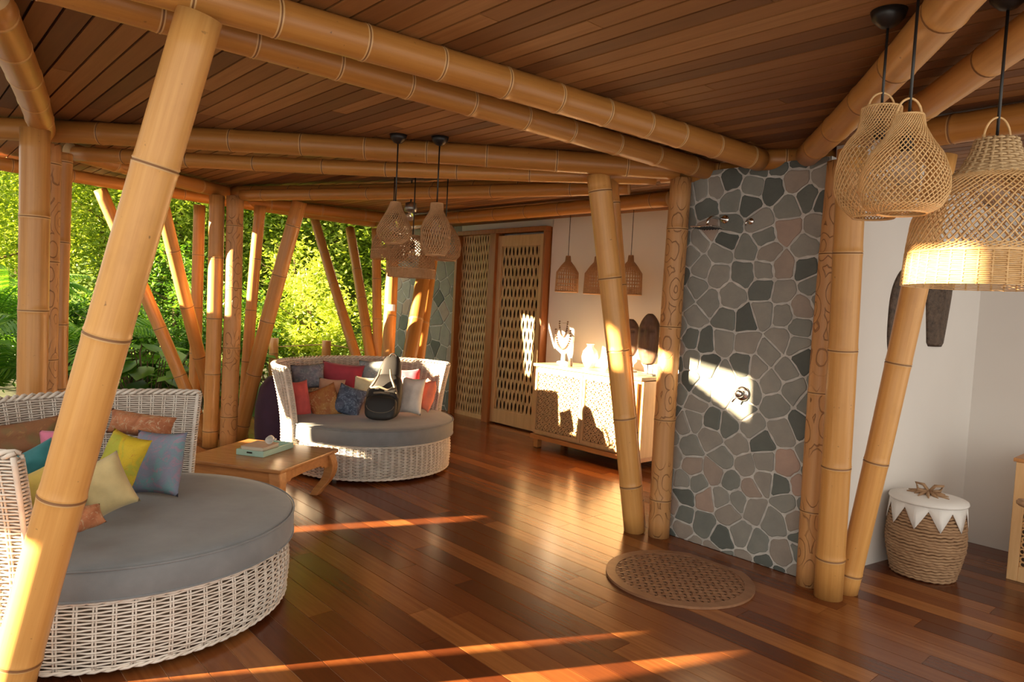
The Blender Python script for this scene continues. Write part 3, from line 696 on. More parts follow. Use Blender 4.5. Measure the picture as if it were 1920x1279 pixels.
# ------------------------------------------------------------------ coffee table
TA = math.atan2(.404, .624)
T = thing('coffee_table', 'low teak coffee table with curved legs between the daybeds', 'coffee table', (-4.863, 2.057, 0), TA)
ax, ay, TZ = .395, .385, .335
b = MB(); b.box((0, 0, TZ-.0125), (2*ax, 2*ay, .025)); b.build('tabletop', M_TABLE, T, bevel=.006)
def apron(rot, hx, off, nm='apron'):
    prof = [(-hx, 0), (hx, 0), (hx, -.085), (hx-.05, -.10), (hx-.09, -.098), (hx-.10, -.085), (hx-.13, -.088), (hx-.15, -.072), (0, -.066), (-hx+.15, -.072), (-hx+.13, -.088), (-hx+.10, -.085), (-hx+.09, -.098), (-hx+.05, -.10), (-hx, -.085)]
    R = Matrix.Rotation(rot, 3, 'Z'); b = MB(); b.prism(prof, lambda u, v, h: R@Vector((u, off+h, TZ-.026+v)), -.022)
    b.build(nm, M_TEAK, T, bevel=.003)
for k in range(4): apron(k*PI/2, (ax if k % 2 == 0 else ay)-.045, (ay if k % 2 == 0 else ax)-.035)
for sx in (-1, 1):
    for sy in (-1, 1):
        b = MB(); n = 14; vs = []; fs = []
        for k in range(n+1):
            q = k/n; z = (TZ-.026)*(1-q); o = .028*math.sin(PI*min(1, q*1.15)) - .055*q**3; wd = .043-.012*q
            cx, cy = sx*(ax-.065+o), sy*(ay-.065+o)
            vs += [(cx-wd, cy-wd, z), (cx+wd, cy-wd, z), (cx+wd, cy+wd, z), (cx-wd, cy+wd, z)]
        for k in range(n):
            for j in range(4): fs.append((k*4+j, k*4+(j+1) % 4, k*4+4+(j+1) % 4, k*4+4+j))
        fs += [(3, 2, 1, 0), (n*4, n*4+1, n*4+2, n*4+3)]
        b.add(vs, fs); b.build('leg', M_TEAK, T, smooth=False, bevel=.006)
# tray, book, mug
tc_ = onz(498, 846, TZ); M_MINT = mat('mint_lacquer', (.42, .66, .58), .35); M_BEIGE = mat('beige_card', (.60, .44, .33), .7); M_PAGE = mat('paper_pages', (.74, .66, .55), .8)
T2 = thing('tray', 'mint green wooden tray on the coffee table', 'tray', (tc_.x, tc_.y, TZ), TA)
b = MB(); tw, td = .185, .105; b.box((0, 0, .006), (2*td, 2*tw, .012)); b.build('base', M_MINT, T2)
for k, (cx, cy, sx, sy) in enumerate(((td, 0, .01, 2*tw), (-td, 0, .01, 2*tw), (0, tw, 2*td+.01, .01), (0, -tw, 2*td+.01, .01))):
    b = MB(); b.box((cx, cy, .022), (sx, sy, .040)); b.build('side', M_MINT, T2, bevel=.002)
b = MB()
for s in (-1,): b.tube([(-.02, s*(tw+.006), .026), (.02, s*(tw+.006), .026)], .006, 6)
b.build('handle_slot', M_BLACK, T2)
bk = onz(478, 838, TZ+.06)
R1 = Matrix.Rotation(TA, 3, 'Z')
bp = Vector((tc_.x, tc_.y, TZ)) + R1@Vector((-.008, -.055, .012))
T3 = thing('book', 'thick beige book lying in the mint tray', 'book', bp, TA+.04)
b = MB(); b.box((0, 0, .024), (.170, .205, .042)); b.build('pages', M_PAGE, T3)
b = MB(); b.box((0, 0, .0015), (.176, .21, .003)); b.box((0, 0, .0475), (.176, .21, .005)); b.box((-.0875, 0, .0245), (.004, .21, .049)); b.build('cover', M_BEIGE, T3, bevel=.001)
mp = bp + R1@Vector((.045, .05, .0505))
T4 = thing('mug', 'small white mug lying on its side on the beige book', 'mug', mp, TA-1.2)
b = MB(); b.lathe([(.0, -.03), (.022, -.03), (.027, -.024), (.028, .03), (.025, .03), (.023, -.02), (.0, -.02)], n=20, cap=False)
b.v = [(z, x, y+.028) for x, y, z in b.v]; b.build('body', M_WHITE, T4, smooth=True)
b = MB(); b.tube([(0.0+.018*math.cos(a), .027+.016*math.sin(a), .03) for a in [PI*k/8 for k in range(9)]], .004, 6); b.build('handle', M_WHITE, T4, smooth=True)
# dark bean bag
pb = ond(524, 770, 6.95); b = MB()
vs = []
T5 = thing('bean_bag', 'dark purple bean bag behind the left arm of the far daybed', 'bean bag', (pb.x, pb.y, 0))
b.lathe([(.0, 0), (.17, .0), (.22, .04), (.23, .16), (.225, .38), (.19, .56), (.12, .66), (.03, .70), (0, .705)], n=40, cap=False)
b.v = [(x*(1+.05*noise.noise(Vector((x*4, y*4, z*4)))), y*(1+.06*noise.noise(Vector((x*5+3, y*4, z*4)))), z) for x, y, z in b.v]
b.build('body', plain('purple_cloth', (.055, .022, .06)), T5, smooth=True); b = MB(); b.tube([(-.03, 0, .695), (-.02, 0, .74), (.02, 0, .74), (.03, 0, .695)], .008, 6); b.build('loop', M_BLACK, T5)

# ------------------------------------------------------------------ carved sideboard
SX0, SX1, SF, SB, SZ0, SZT = -5.27, -3.89, 5.15, 5.66, .13, .862
T = thing('sideboard', 'light wood sideboard with fretwork carved doors against the white wall', 'sideboard', (SX0, SF, 0))
b = MB(); W_ = SX1-SX0; D_ = SB-SF
b.box((W_/2, D_/2+.012, (SZ0+SZT)/2), (W_-.02, D_-.03, SZT-SZ0-.01)); b.build('body', M_LIGHTW, T)
b = MB(); b.box((W_/2, D_/2, SZT+.012), (W_+.04, D_+.03, .03)); b.build('top', M_LIGHTW, T, bevel=.004)
b = MB(); b.box((W_/2, D_/2-.005, SZ0-.012), (W_+.02, D_+.03, .045)); b.build('plinth', M_TEAK, T, bevel=.004)
for x in (.05, W_-.05):
    for y in (.04, D_-.05): b = MB(); b.box((x, y, .055), (.06, .06, .11)); b.build('leg', M_TEAK, T, bevel=.004)
nd = 2; dw = (W_-.04)/nd
for k in range(nd):
    x0 = .02+k*dw; z0, z1 = SZ0+.03, SZT-.03; st = .035
    b = MB()
    for a_ in ((x0+.003, x0+st, z0, z1), (x0+dw-st, x0+dw-.003, z0, z1), (x0+st, x0+dw-st, z0, z0+st), (x0+st, x0+dw-st, z1-st, z1)): bar(b, *a_, -.004, .022)
    dr = b.build('door', M_LIGHTW, T, bevel=.002)
    f = MB(); f.box((x0+dw/2, .008, (z0+z1)/2), (dw-2*st, .004, z1-z0-2*st), mi=1)
    nx, nz_ = 6, 7; cw, ch = (dw-2*st)/nx, (z1-z0-2*st)/nz_
    def loop(cx, cz, rx, rz, rot, r=.006, n=14):
        c, s = math.cos(rot), math.sin(rot)
        f.tube([(cx+rx*math.cos(a)*c-rz*math.sin(a)*s, -.002, cz+rx*math.cos(a)*s+rz*math.sin(a)*c) for a in [2*PI*q/n for q in range(n)]], r, 4, closed=True)
    for i in range(nx):
        for j in range(nz_):
            cx, cz = x0+st+(i+.5)*cw, z0+st+(j+.5)*ch
            for q in range(4): loop(cx+cw*.24*math.cos(PI/4+q*PI/2), cz+ch*.24*math.sin(PI/4+q*PI/2), cw*.27, ch*.13, PI/4+q*PI/2, .0075)
            loop(cx, cz, cw*.13, ch*.13, 0, .008); loop(cx, cz, cw*.47, ch*.47, 0, .006)
    for i in range(nx+1):
        for j in range(nz_+1):
            cx, cz = x0+st+i*cw, z0+st+j*ch
            if 0 < i < nx and 0 < j < nz_: loop(cx, cz, cw*.16, ch*.16, 0, .008)
    f.build('fretwork_panel', [M_LIGHTW, M_BACK], dr)
b = MB(); b.box((W_+.012, D_/2, (SZ0+SZT)/2), (.02, D_-.04, SZT-SZ0-.02)); b.build('side_panel', M_HONEY, T, bevel=.003)
TOPZ = SZT+.027
# masks and ornaments on the sideboard
def mask(mb, W, Hh, d, kind=0):
    n, m = 18, 26; vs = []; fs = []
    for j in range(m+1):
        v = 2*j/m-1
        wv = (1-max(0, v)**3.2*.75) * (1-max(0, -v)**2.6*.5) if kind == 0 else (.62+.38*min(1, (v+1)/1.1))*(1-max(0, v-.55)**2*2.6)
        if abs(v) > .96: wv *= .8
        for i in range(n+1):
            u = 2*i/n-1; x = W/2*u*wv; dep = d*(1-u*u)**.5*(1-.3*v*v)
            nose = .35*d*math.exp(-(u/.13)**2)*(1 if -.25 < v < .45 else 0)
            eye = -.40*d*(math.exp(-((abs(u)-.42)/.17)**2-((v-.38)/.06)**2)); brow = .28*d*math.exp(-((abs(u)-.42)/.3)**2-((v-.50)/.05)**2)
            mo = .30*d*math.exp(-(u/.3)**2)*(math.exp(-((v+.45)/.045)**2)-math.exp(-((v+.51)/.03)**2)+math.exp(-((v+.57)/.045)**2))
            vs.append((x, -(dep+nose+eye+brow+mo), Hh/2*v))
    for j in range(m):
        for i in range(n): a = j*(n+1)+i; fs.append((a, a+1, a+n+2, a+n+1))
    k = len(vs); ring = [j*(n+1) for j in range(m+1)]+[m*(n+1)+i for i in range(1, n+1)]+[j*(n+1)+n for j in range(m-1, -1, -1)]+[i for i in range(n-1, 0, -1)]
    fs.append(tuple(reversed(ring))); mb.add(vs, fs)
def stand_mask(px, py0, py1, y, w_px, label, rz=0):
    lo, hi = ony(px, py1, y), ony(px, py0, y); H_ = hi.z-lo.z; dep = (lo-EYEP).dot(AF)
    T = thing('wooden_mask', label, 'mask', (lo.x, lo.y, TOPZ), rz); b = MB(); mask(b, w_px*dep/FPX*1.25, H_, .05)
    b.v = [(x, yy, z+lo.z+H_/2-TOPZ) for x, yy, z in b.v]; b.build('face', M_MASK, T, smooth=True)
    b = MB(); b.box((0, .0, .01), (.15, .08, .02)); b.build('stand_base', M_BLACK, T, bevel=.003)
    b = MB(); b.tube([(0, .01, .01), (0, .005, max(.05, lo.z-TOPZ+.12))], .006, 6); b.build('stand_rod', M_BLACK, T)
stand_mask(1214, 588, 684, 5.38, 36, 'large dark wooden mask on a black stand, right one on the sideboard', .25)
stand_mask(1180, 598, 668, 5.50, 30, 'smaller dark wooden mask half hidden by the leaning bamboo post', .2)
def neck(px, py, y, label):
    c = ony(px, py, y); T = thing('necklace_display', label, 'necklace stand', (c.x, c.y, TOPZ), .1)
    b = MB(); vs = []
    b.prism([(-.075, 0), (.075, 0), (.075, .02), (.02, .03), (.018, .10), (.11, .16), (.13, .30), (.07, .36), (.03, .44), (-.03, .44), (-.07, .36), (-.13, .30), (-.11, .16), (-.018, .10), (-.02, .03), (-.075, .02)], lambda u, v, h: (u, h, v), .03)
    b.build('bust_board', M_WHITE, T, bevel=.006)
    for k, (rx, rz_, zc, r) in enumerate(((.055, .16, .45, .010), (.10, .20, .36, .012))):
        b = MB()
        for q in range(22):
            a = PI+PI*q/21; b.lathe([(0, -r), (r*.7, -r*.7), (r, 0), (r*.7, r*.7), (0, r)], (rx*math.cos(a), -.010, zc+rz_*math.sin(a)), 8)
        b.build('beads', M_MASK, T, smooth=True)
neck(1056, 640, 5.42, 'white bust with strings of brown beads at the left end of the sideboard')
for px, r, hh, lb in ((1106, .085, .24, 'round white vase nearest the bead display'), (1138, .07, .19, 'smaller white vase beside the leaning bamboo post')):
    c = ony(px, 672, 5.42); b = MB(); b.lathe([(0, 0), (r*.55, 0), (r*.9, hh*.25), (r, hh*.45), (r*.85, hh*.7), (r*.4, hh*.88), (r*.36, hh*.95), (r*.5, hh), (r*.42, hh), (r*.3, hh*.9), (0, hh*.85)], n=28, cap=False)
    tag(b.build('vase', M_WHITE, smooth=True, loc=(c.x, c.y, TOPZ)), lb, 'vase', 'white vases on the sideboard')
c = ony(1070, 668, 5.27); b = MB(); b.lathe([(0, 0), (.022, 0), (.026, .02), (.022, .06), (.012, .075), (.014, .085), (0, .085)], n=16, cap=False); tag(b.build('figurine', M_DARKW, smooth=True, loc=(c.x, c.y, TOPZ)), 'tiny dark figurine before the white bust', 'figurine')
# masks on the recess wall
ang_w = math.atan2((p1-p0).y, (p1-p0).x)
def wall_mask(px, pyt, pyb, wpx, kind, label):
    # the recess wall plane through p0, p1
    n_ = Vector((p1.y-p0.y, -(p1.x-p0.x), 0)).normalized()
    def hit(x, y): d = ray(x, y); return EYEP+d*((p0-EYEP).dot(n_)/d.dot(n_))
    a, b_ = hit(px, pyt), hit(px, pyb); l, r = hit(px-wpx/2, (pyt+pyb)/2), hit(px+wpx/2, (pyt+pyb)/2)
    mb = MB(); mask(mb, (r-l).length, a.z-b_.z, .035, kind); c = (a+b_)/2
    o = mb.build('wall_mask', M_DARKW, smooth=True, mx=Matrix.Translation(c) @ Matrix.Rotation(ang_w, 4, 'Z'))
    tag(o, label, 'mask')
wall_mask(1690, 503, 690, 50, 0, 'dark oval carved mask on the wall, left one, behind the leaning post')
wall_mask(1759, 465, 650, 48, 1, 'dark tapering carved mask on the wall, below the big pendant')
# ------------------------------------------------------------------ laundry basket
bc = onz(1722, 1070)+Vector((.03, -.03, 0)); BH = .475
T = thing('laundry_basket', 'round woven laundry basket with a white lid and triangle trim', 'basket', bc)
prof = lambda z: .165+.045*math.sin(min(1, z/.34)*PI*.62) - .02*max(0, (z-.2)/.26)
b = MB(); rnd = random.Random(5)
for j in range(25):
    z = .012+j*.0172; r = prof(z); pts = []
    for i in range(90):
        a = 2*PI*i/90; o = .0035*math.cos(i*1.7+j*2.1)+rnd.uniform(-.0012, .0012)
        pts.append(((r+o)*math.cos(a), (r+o)*math.sin(a), z+.0025*math.sin(a*3+j)+.002*math.sin(i*1.7)))
    b.tube(pts, .0095, 5, closed=True)
b.lathe([(prof(0)-.01, .004), (prof(.2)-.012, .2), (prof(.43)-.01, .435)], n=40, mi=0); b.build('body', [M_TRAFF], T, smooth=True)
M_WCLOTH = mat('white_canvas', (.76, .74, .71), .85)
b = MB(); nt_ = 10; vs = []; fs = []
K = 12
for i in range(nt_*K):
    a = 2*PI*i/(nt_*K); q = abs((i % K)/K*2-1); zt_ = .452; zb_ = .425-.115*(1-q)
    r1_, r2_ = prof(.44)+.014, prof(max(0, zb_))+.0145
    vs += [(r1_*math.cos(a), r1_*math.sin(a), zt_), (r2_*math.cos(a), r2_*math.sin(a), zb_)]
m_ = nt_*K
for i in range(m_): j = (i+1) % m_; fs.append((2*i, 2*j, 2*j+1, 2*i+1))
b.add(vs, fs); o = b.build('triangle_trim', M_WCLOTH, T, smooth=True); md = o.modifiers.new('s', 'SOLIDIFY'); md.thickness = .003
b = MB(); R_ = prof(.44)+.02; b.lathe([(0, .450), (R_, .450), (R_+.003, .456), (R_, .468), (R_*.7, .482), (0, .492)], n=48, cap=False); lid = b.build('lid', M_WCLOTH, T, smooth=True)
b = MB()
for k in range(12):
    a = 2*PI*k/12+.2; L = rnd.uniform(.08, .125); b.tube([(.012*math.cos(a), .012*math.sin(a), .500), (.06*math.cos(a), .06*math.sin(a), .494), (L*math.cos(a+.1), L*math.sin(a+.1), .487)], [.010, .011, .003], 5)
for a in (.3, 3.4): b.tube([(0, 0, .50), (.03*math.cos(a), .03*math.sin(a), .54), (.07*math.cos(a), .07*math.sin(a), .545), (.06*math.cos(a+.3), .06*math.sin(a+.3), .51), (0, 0, .50)], .010, 5)
b.build('raffia_bow', M_TRAFF, lid, smooth=True)
# ------------------------------------------------------------------ drain grate
gc = Vector((-2.19, 3.36, 0)); GR = .41; M_GRATE = mat('weathered_grate_wood', rough=.45, fn=f_wood((.20, .09, .045), (.32, .165, .085), (4, 20, 20)))
T = thing('floor_grate', 'round brown latticed drain grate set in the deck before the stone wall', 'floor grate', gc)
ch = .37
def gpoly(r, c_): 
    pts = []
    a_ = math.asin(min(1, c_/r))
    for i in range(61): a = PI-a_+(PI+2*a_)*i/60; pts.append((r*math.cos(a), r*math.sin(a)))
    return pts
o_, i_ = gpoly(GR, ch), gpoly(GR-.055, ch-.04); b = MB(); n = len(o_); vs = []; fs = []
for l, z in ((o_, .001), (o_, .014), (i_, .014), (i_, .001)): vs += [(x, y, z) for x, y in l]
for s_ in range(3):
    for i in range(n): j = (i+1) % n; fs.append((s_*n+i, s_*n+j, (s_+1)*n+j, (s_+1)*n+i))
b.add(vs, fs); b.build('rim', M_GRATE, T)
b = MB(); ri_ = GR-.05
def chord(o):  # clip line through circle
    return math.sqrt(max(0, ri_*ri_-o*o))
for k in range(-9, 10):
    for fam in (0, 1):
        off = k*.038; L = chord(off)
        if L < .03: continue
        pts = []; nn_ = int(2*L/.019)
        for q in range(nn_+1):
            s_ = -L+2*L*q/nn_; a = PI/4 if fam == 0 else -PI/4
            x, y = s_*math.cos(a)-off*math.sin(a), s_*math.sin(a)+off*math.cos(a)
            if y < ch-.035: pts.append(Vector((x, y, .0075+.003*math.cos(PI*s_/.038+(k+fam)*PI))))
        if len(pts) > 1:
            a = PI/4 if fam == 0 else -PI/4; nx, ny = -math.sin(a)*.0095, math.cos(a)*.0095
            vs = []
            for p in pts: vs += [(p.x-nx, p.y-ny, p.z-.002), (p.x+nx, p.y+ny, p.z-.002), (p.x+nx, p.y+ny, p.z+.003), (p.x-nx, p.y-ny, p.z+.003)]
            fs = [(4*q+j, 4*q+(j+1) % 4, 4*q+4+(j+1) % 4, 4*q+4+j) for q in range(len(pts)-1) for j in range(4)]+[(0, 1, 2, 3), tuple(4*(len(pts)-1)+j for j in (3, 2, 1, 0))]
            b.add(vs, fs)
b.build('lattice', M_GRATE, T)
b = MB(); b.add([(x, y, .0015) for x, y in i_], [tuple(range(n))]); b.build('drain_pan', M_BACK, T)
# ------------------------------------------------------------------ shower
c = ony(1392, 738, SY-.012)
T = thing('shower_mixer', 'round chrome shower mixer on the sunlit stone', 'shower mixer', c)
b = MB(); b.lathe([(0, 0), (.046, 0), (.046, .006), (.040, .012), (0, .012)], n=36, cap=False); b.v = [(x, -z, y) for x, y, z in b.v]; b.build('plate', M_CHROME, T, smooth=True)
b = MB(); b.lathe([(.024, .01), (.024, .05), (.018, .056), (0, .056)], n=24, cap=False); b.v = [(x, -z, y) for x, y, z in b.v]; b.build('knob', M_CHROME, T, smooth=True)
b = MB(); b.tube([(0, -.04, 0), (-.02, -.05, -.03), (-.035, -.055, -.055)], [.008, .007, .005], 8); b.build('lever', M_CHROME, T, smooth=True)
c = ony(1352, 412, SY-.01)
T = thing('rain_shower', 'square chrome rain shower head on an arm from the stone wall', 'shower', c)
b = MB(); b.tube([(.03, 0, 0), (.02, -.10, 0), (.01, -.13, 0), (.0, -.15, -.02), (0, -.15, -.06)], .009, 10); b.build('arm', M_CHROME, T, smooth=True)
b = MB(); b.box((0, -.15, -.065), (.15, .15, .010)); b.build('head', M_CHROME, T, bevel=.003)
b = MB()
for i in range(7):
    for j in range(7): b.lathe([(.004, -.075), (.004, -.069)], (-.06+i*.02, -.21+j*.02, 0), 6)
b.build('nozzles', M_BLACK, T)
b = MB(); b.lathe([(0, 0), (.026, 0), (.026, .006), (0, .006)], n=20, cap=False); b.v = [(x+.03, -z, y) for x, y, z in b.v]; b.build('flange', M_CHROME, T, smooth=True)
c = ony(1408, 415, SY-.01)
T = thing('shower_hook', 'small chrome hook high on the stone wall', 'hook', c)
b = MB(); b.lathe([(0, 0), (.020, 0), (.020, .006), (0, .008)], n=20, cap=False); b.v = [(x, -z, y) for x, y, z in b.v]; b.build('plate', M_CHROME, T, smooth=True)
b = MB(); b.tube([(0, 0, 0), (0, -.04, 0), (-.005, -.05, -.015), (-.01, -.04, -.028)], .006, 8); b.build('prong', M_CHROME, T, smooth=True)
# ------------------------------------------------------------------ cabinet and chair at the right edge
cA = onz(1887, 1084); 
T = thing('carved_cabinet', 'honey wood cabinet with a carved door panel, cut by the right edge', 'cabinet', (cA.x, cA.y, 0), 0)
top_z = zat(cA.x, cA.y, 862); cw_, cd_ = .9, .42
b = MB(); b.box((cw_/2, cd_/2+.012, top_z/2+.01), (cw_-.01, cd_-.02, top_z-.04)); b.build('body', M_HONEY, T)
b = MB(); b.box((cw_/2, cd_/2, top_z), (cw_+.03, cd_+.03, .022)); b.build('top', M_TEAK, T, bevel=.003)
for k in range(2):
    x0 = .0+k*.45; b = MB()
    for a_ in ((x0, x0+.055, 0, top_z-.012), (x0+.395, x0+.45, 0, top_z-.012), (x0+.055, x0+.395, .0, .09), (x0+.055, x0+.395, top_z-.1, top_z-.012)): bar(b, *a_, .0, .026)
    dr = b.build('door', M_HONEY, T, bevel=.003)
    f = MB(); f.box((x0+.225, .008, (top_z)/2), (.34, .004, top_z-.18), mi=1)
    for i in range(6):
        for j in range(9):
            cx, cz = x0+.055+(i+.5)*.0567, .09+(j+.5)*(top_z-.19)/9
            for q in range(3):
                a = q*2.1+i+j; f.tube([(cx+.016*math.cos(a)+.017*math.cos(t), 0, cz+.018*math.sin(a)+.017*math.sin(t)) for t in [2*PI*s/10 for s in range(10)]], .0055, 4, closed=True)
    f.build('carved_panel', [M_HONEY, M_BACK], dr)
ca = ond(1912, 948, 3.9)
T = thing('armchair', 'wooden armchair with a curved arm, mostly outside the right edge', 'armchair', (ca.x, ca.y, 0), CA-.5)
zc = ca.z
b = MB(); b.tube([(.0+.14*(1-math.cos(t)) , -.055*math.sin(t), zc+.02-.05*(1-math.cos(t))*.4) for t in [PI*(k/12)-PI/2 for k in range(13)]], .020, 8); b.build('arm', M_TRAFF, T, smooth=True)
b = MB(); b.lathe([(0, .40), (.22, .40), (.23, .42), (.22, .44), (0, .44)], (.36, 0, 0), 28, cap=False); b.build('seat', M_HONEY, T, smooth=True)
for k in range(4): a = PI/4+k*PI/2; b = MB(); b.tube([(.36+.15*math.cos(a), .15*math.sin(a), .41), (.36+.18*math.cos(a), .18*math.sin(a), 0)], .016, 8); b.build('leg', M_HONEY, T, smooth=True)
b = MB(); b.tube([(.14, -.05, zc), (.24, -.06, .42)], .014, 8); b.tube([(.14, .05, zc), (.24, .06, .42)], .014, 8); b.build('arm_support', M_TRAFF, T, smooth=True)

# ------------------------------------------------------------------ pendants
def helix_shade(mb, prof, n, turns, r, K=26, mi=0):
    """crossing strips following a profile [(radius, z)] from bottom to top"""
    def at(q):
        x = q*(len(prof)-1); i = min(int(x), len(prof)-2); k = x-i
        # catmull-ish smoothing
        k2 = k*k*(3-2*k)*.3+k*.7
        return prof[i][0]+(prof[i+1][0]-prof[i][0])*k2, prof[i][1]+(prof[i+1][1]-prof[i][1])*k2
    for s in (1, -1):
        for i in range(n):
            a0 = 2*PI*i/n; pts = []
            for k in range(K+1):
                R_, z = at(k/K); a = a0+s*turns*2*PI*k/K; R_ += .0015*s; pts.append((R_*math.cos(a), R_*math.sin(a), z))
            mb.tube(pts, r, 4, cap=False, mi=mi)
def band(mb, prof, rows, r, mi=0, n=64, wob=.0015, stakes=24):
    for j in range(rows):
        q = (j+.5)/rows; x = q*(len(prof)-1); i = min(int(x), len(prof)-2); k = x-i
        R_, z = prof[i][0]+(prof[i+1][0]-prof[i][0])*k, prof[i][1]+(prof[i+1][1]-prof[i][1])*k
        mb.tube([((R_+wob*math.cos(t*stakes/2+j*PI))*math.cos(t), (R_+wob*math.cos(t*stakes/2+j*PI))*math.sin(t), z) for t in [2*PI*q_/n for q_ in range(n)]], r, 4, closed=True, mi=mi)
    for s in range(stakes):
        a = 2*PI*s/stakes; mb.tube([((R_+.001)*math.cos(a), (R_+.001)*math.sin(a), z) for R_, z in prof], r*1.2, 4, mi=mi)
def ringo(mb, R_, z, r, mi=0): mb.tube([(R_*math.cos(t), R_*math.sin(t), z) for t in [2*PI*q/48 for q in range(48)]], r, 6, closed=True, mi=mi)
def pendant(x, y, zb, ztop, prof, label, group, m, n=26, turns=.4, r=.0028, handle=None, rim=None, neck=None, cup=True, ceil=CZ, bulb=True, name='rattan_pendant', kind='helix', tilt=0):
    """prof heights measured up from the lower rim zb"""
    T = thing(name, label, 'pendant lamp', (x, y, zb), tilt, group); top = prof[-1][1]
    b = MB()
    if kind == 'helix': helix_shade(b, prof, n, turns, r)
    else: band(b, prof, n, r, stakes=28)
    ringo(b, prof[0][0], prof[0][1], r*1.8); ringo(b, prof[-1][0], prof[-1][1], r*1.6)
    b.build('shade', m, T, smooth=True)
    if rim: b = MB(); band(b, rim, int(round((rim[-1][1]-rim[0][1])/.0052)), .0026, stakes=40, wob=.0018, n=120); b.build('rim_band', m, T, smooth=True)
    if neck:
        b = MB(); band(b, neck, int(round((neck[-1][1]-neck[0][1])/.0075)), .0042, stakes=22, wob=.004, n=88); b.build('neck', M_STRAW, T, smooth=True); top = max(top, neck[-1][1])
    if handle:
        hr, hh = handle; b = MB(); b.tube([(hr*math.cos(a), 0, top+hh*math.sin(a)) for a in [PI*k/16 for k in range(17)]], .0035, 6)
        for s in (-1, 1): b.tube([(s*hr, 0, top-.02), (s*hr, 0, top+.012)], .0055, 6)
        b.v = [(p[0]*RIGHT.x, p[0]*RIGHT.y, p[2]) for p in [(q[0], q[1], q[2]) for q in b.v]] if 0 else b.v
        o = b.build('handle', m, T, smooth=True); o.rotation_euler = (0, 0, CA)
    b = MB(); b.tube([(0, 0, top-.04), (0, 0, ceil-zb-.01)], .0045 if cup else .003, 8); b.build('cord', M_BLACK, T, smooth=True)
    if cup: b = MB(); b.lathe([(.006, -.055), (.025, -.048), (.048, -.025), (.055, 0)], (0, 0, ceil-zb), 24); b.build('ceiling_cup', M_BLACK, T, smooth=True)
    if bulb:
        zs = top-.05; b = MB(); b.lathe([(.018, zs-.05), (.019, zs-.01), (.008, zs+.012)], n=14); so_ = b.build('socket', M_BLACK, T, smooth=True)
        b = MB(); b.lathe([(.001, zs-.15), (.018, zs-.145), (.031, zs-.12), (.030, zs-.095), (.016, zs-.06), (.014, zs-.05)], n=18, cap=False); b.build('bulb', M_GLASS, so_, smooth=True)
    return T
GR_ = 'rattan pendants at the top right'
def place(px, pyb, x=None, y=None, cuppx=None):
    c = onz(*cuppx, CZ) if cuppx else Vector((x, y, 0)); return c.x, c.y, zat(c.x, c.y, pyb)
def by_depth(px, pyb, dep): c = ond(px, pyb, dep); return c.x, c.y, c.z
x, y, z = by_depth(1637, 408, 2.28)
pendant(x, y, z, 0, [(.062, 0), (.100, .035), (.122, .085), (.122, .15), (.112, .21), (.090, .25), (.066, .28), (.058, .315), (.058, .35)], 'bottle-shaped rattan pendant, left one of the two small ones', GR_, M_RATT, n=42, turns=.42, r=.0021, handle=(.042, .05))
x, y, z = by_depth(1690, 400, 2.02)
pendant(x, y, z, 0, [(.064, 0), (.097, .017), (.116, .061), (.113, .113), (.093, .165), (.061, .212), (.043, .245), (.037, .277)], 'onion-shaped rattan pendant, right one of the two small ones', GR_, M_RATT, n=42, turns=.45, r=.0021, handle=(.036, .05))
x, y, z = by_depth(1845, 540, 2.12)
pendant(x, y, z, 0, [(.216, .10), (.215, .12), (.206, .20), (.180, .27), (.145, .315), (.105, .335)], 'big bell-shaped rattan pendant with a straw neck at the right edge', GR_, M_RATT, n=60, turns=.24, r=.0024, handle=(.040, .065), rim=[(.222, 0), (.219, .05), (.216, .10)], neck=[(.110, .332), (.085, .36), (.064, .40), (.052, .445)])
GM = 'rattan pendants in the middle of the terrace'
c1, c2 = onz(747, 253, CZ), onz(825, 257, CZ)
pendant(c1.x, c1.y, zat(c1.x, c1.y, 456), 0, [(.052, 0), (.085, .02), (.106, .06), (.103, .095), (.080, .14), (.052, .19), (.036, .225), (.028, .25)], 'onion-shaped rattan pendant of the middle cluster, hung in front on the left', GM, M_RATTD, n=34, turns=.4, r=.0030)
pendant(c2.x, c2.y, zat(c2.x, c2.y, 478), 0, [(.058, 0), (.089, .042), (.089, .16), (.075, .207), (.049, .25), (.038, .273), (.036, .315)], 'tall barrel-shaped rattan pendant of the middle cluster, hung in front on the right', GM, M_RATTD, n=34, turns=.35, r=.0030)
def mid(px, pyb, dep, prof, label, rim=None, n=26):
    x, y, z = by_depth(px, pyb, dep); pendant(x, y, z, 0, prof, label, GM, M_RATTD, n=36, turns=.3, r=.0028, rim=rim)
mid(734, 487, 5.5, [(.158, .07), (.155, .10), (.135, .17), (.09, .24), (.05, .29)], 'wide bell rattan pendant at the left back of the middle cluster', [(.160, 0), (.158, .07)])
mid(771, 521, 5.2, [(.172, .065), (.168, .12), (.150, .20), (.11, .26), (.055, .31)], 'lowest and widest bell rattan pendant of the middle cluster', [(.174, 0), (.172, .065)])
mid(833, 488, 5.45, [(.085, 0), (.118, .04), (.125, .10), (.110, .17), (.075, .23), (.045, .27)], 'rounded rattan pendant half hidden behind the barrel-shaped one')
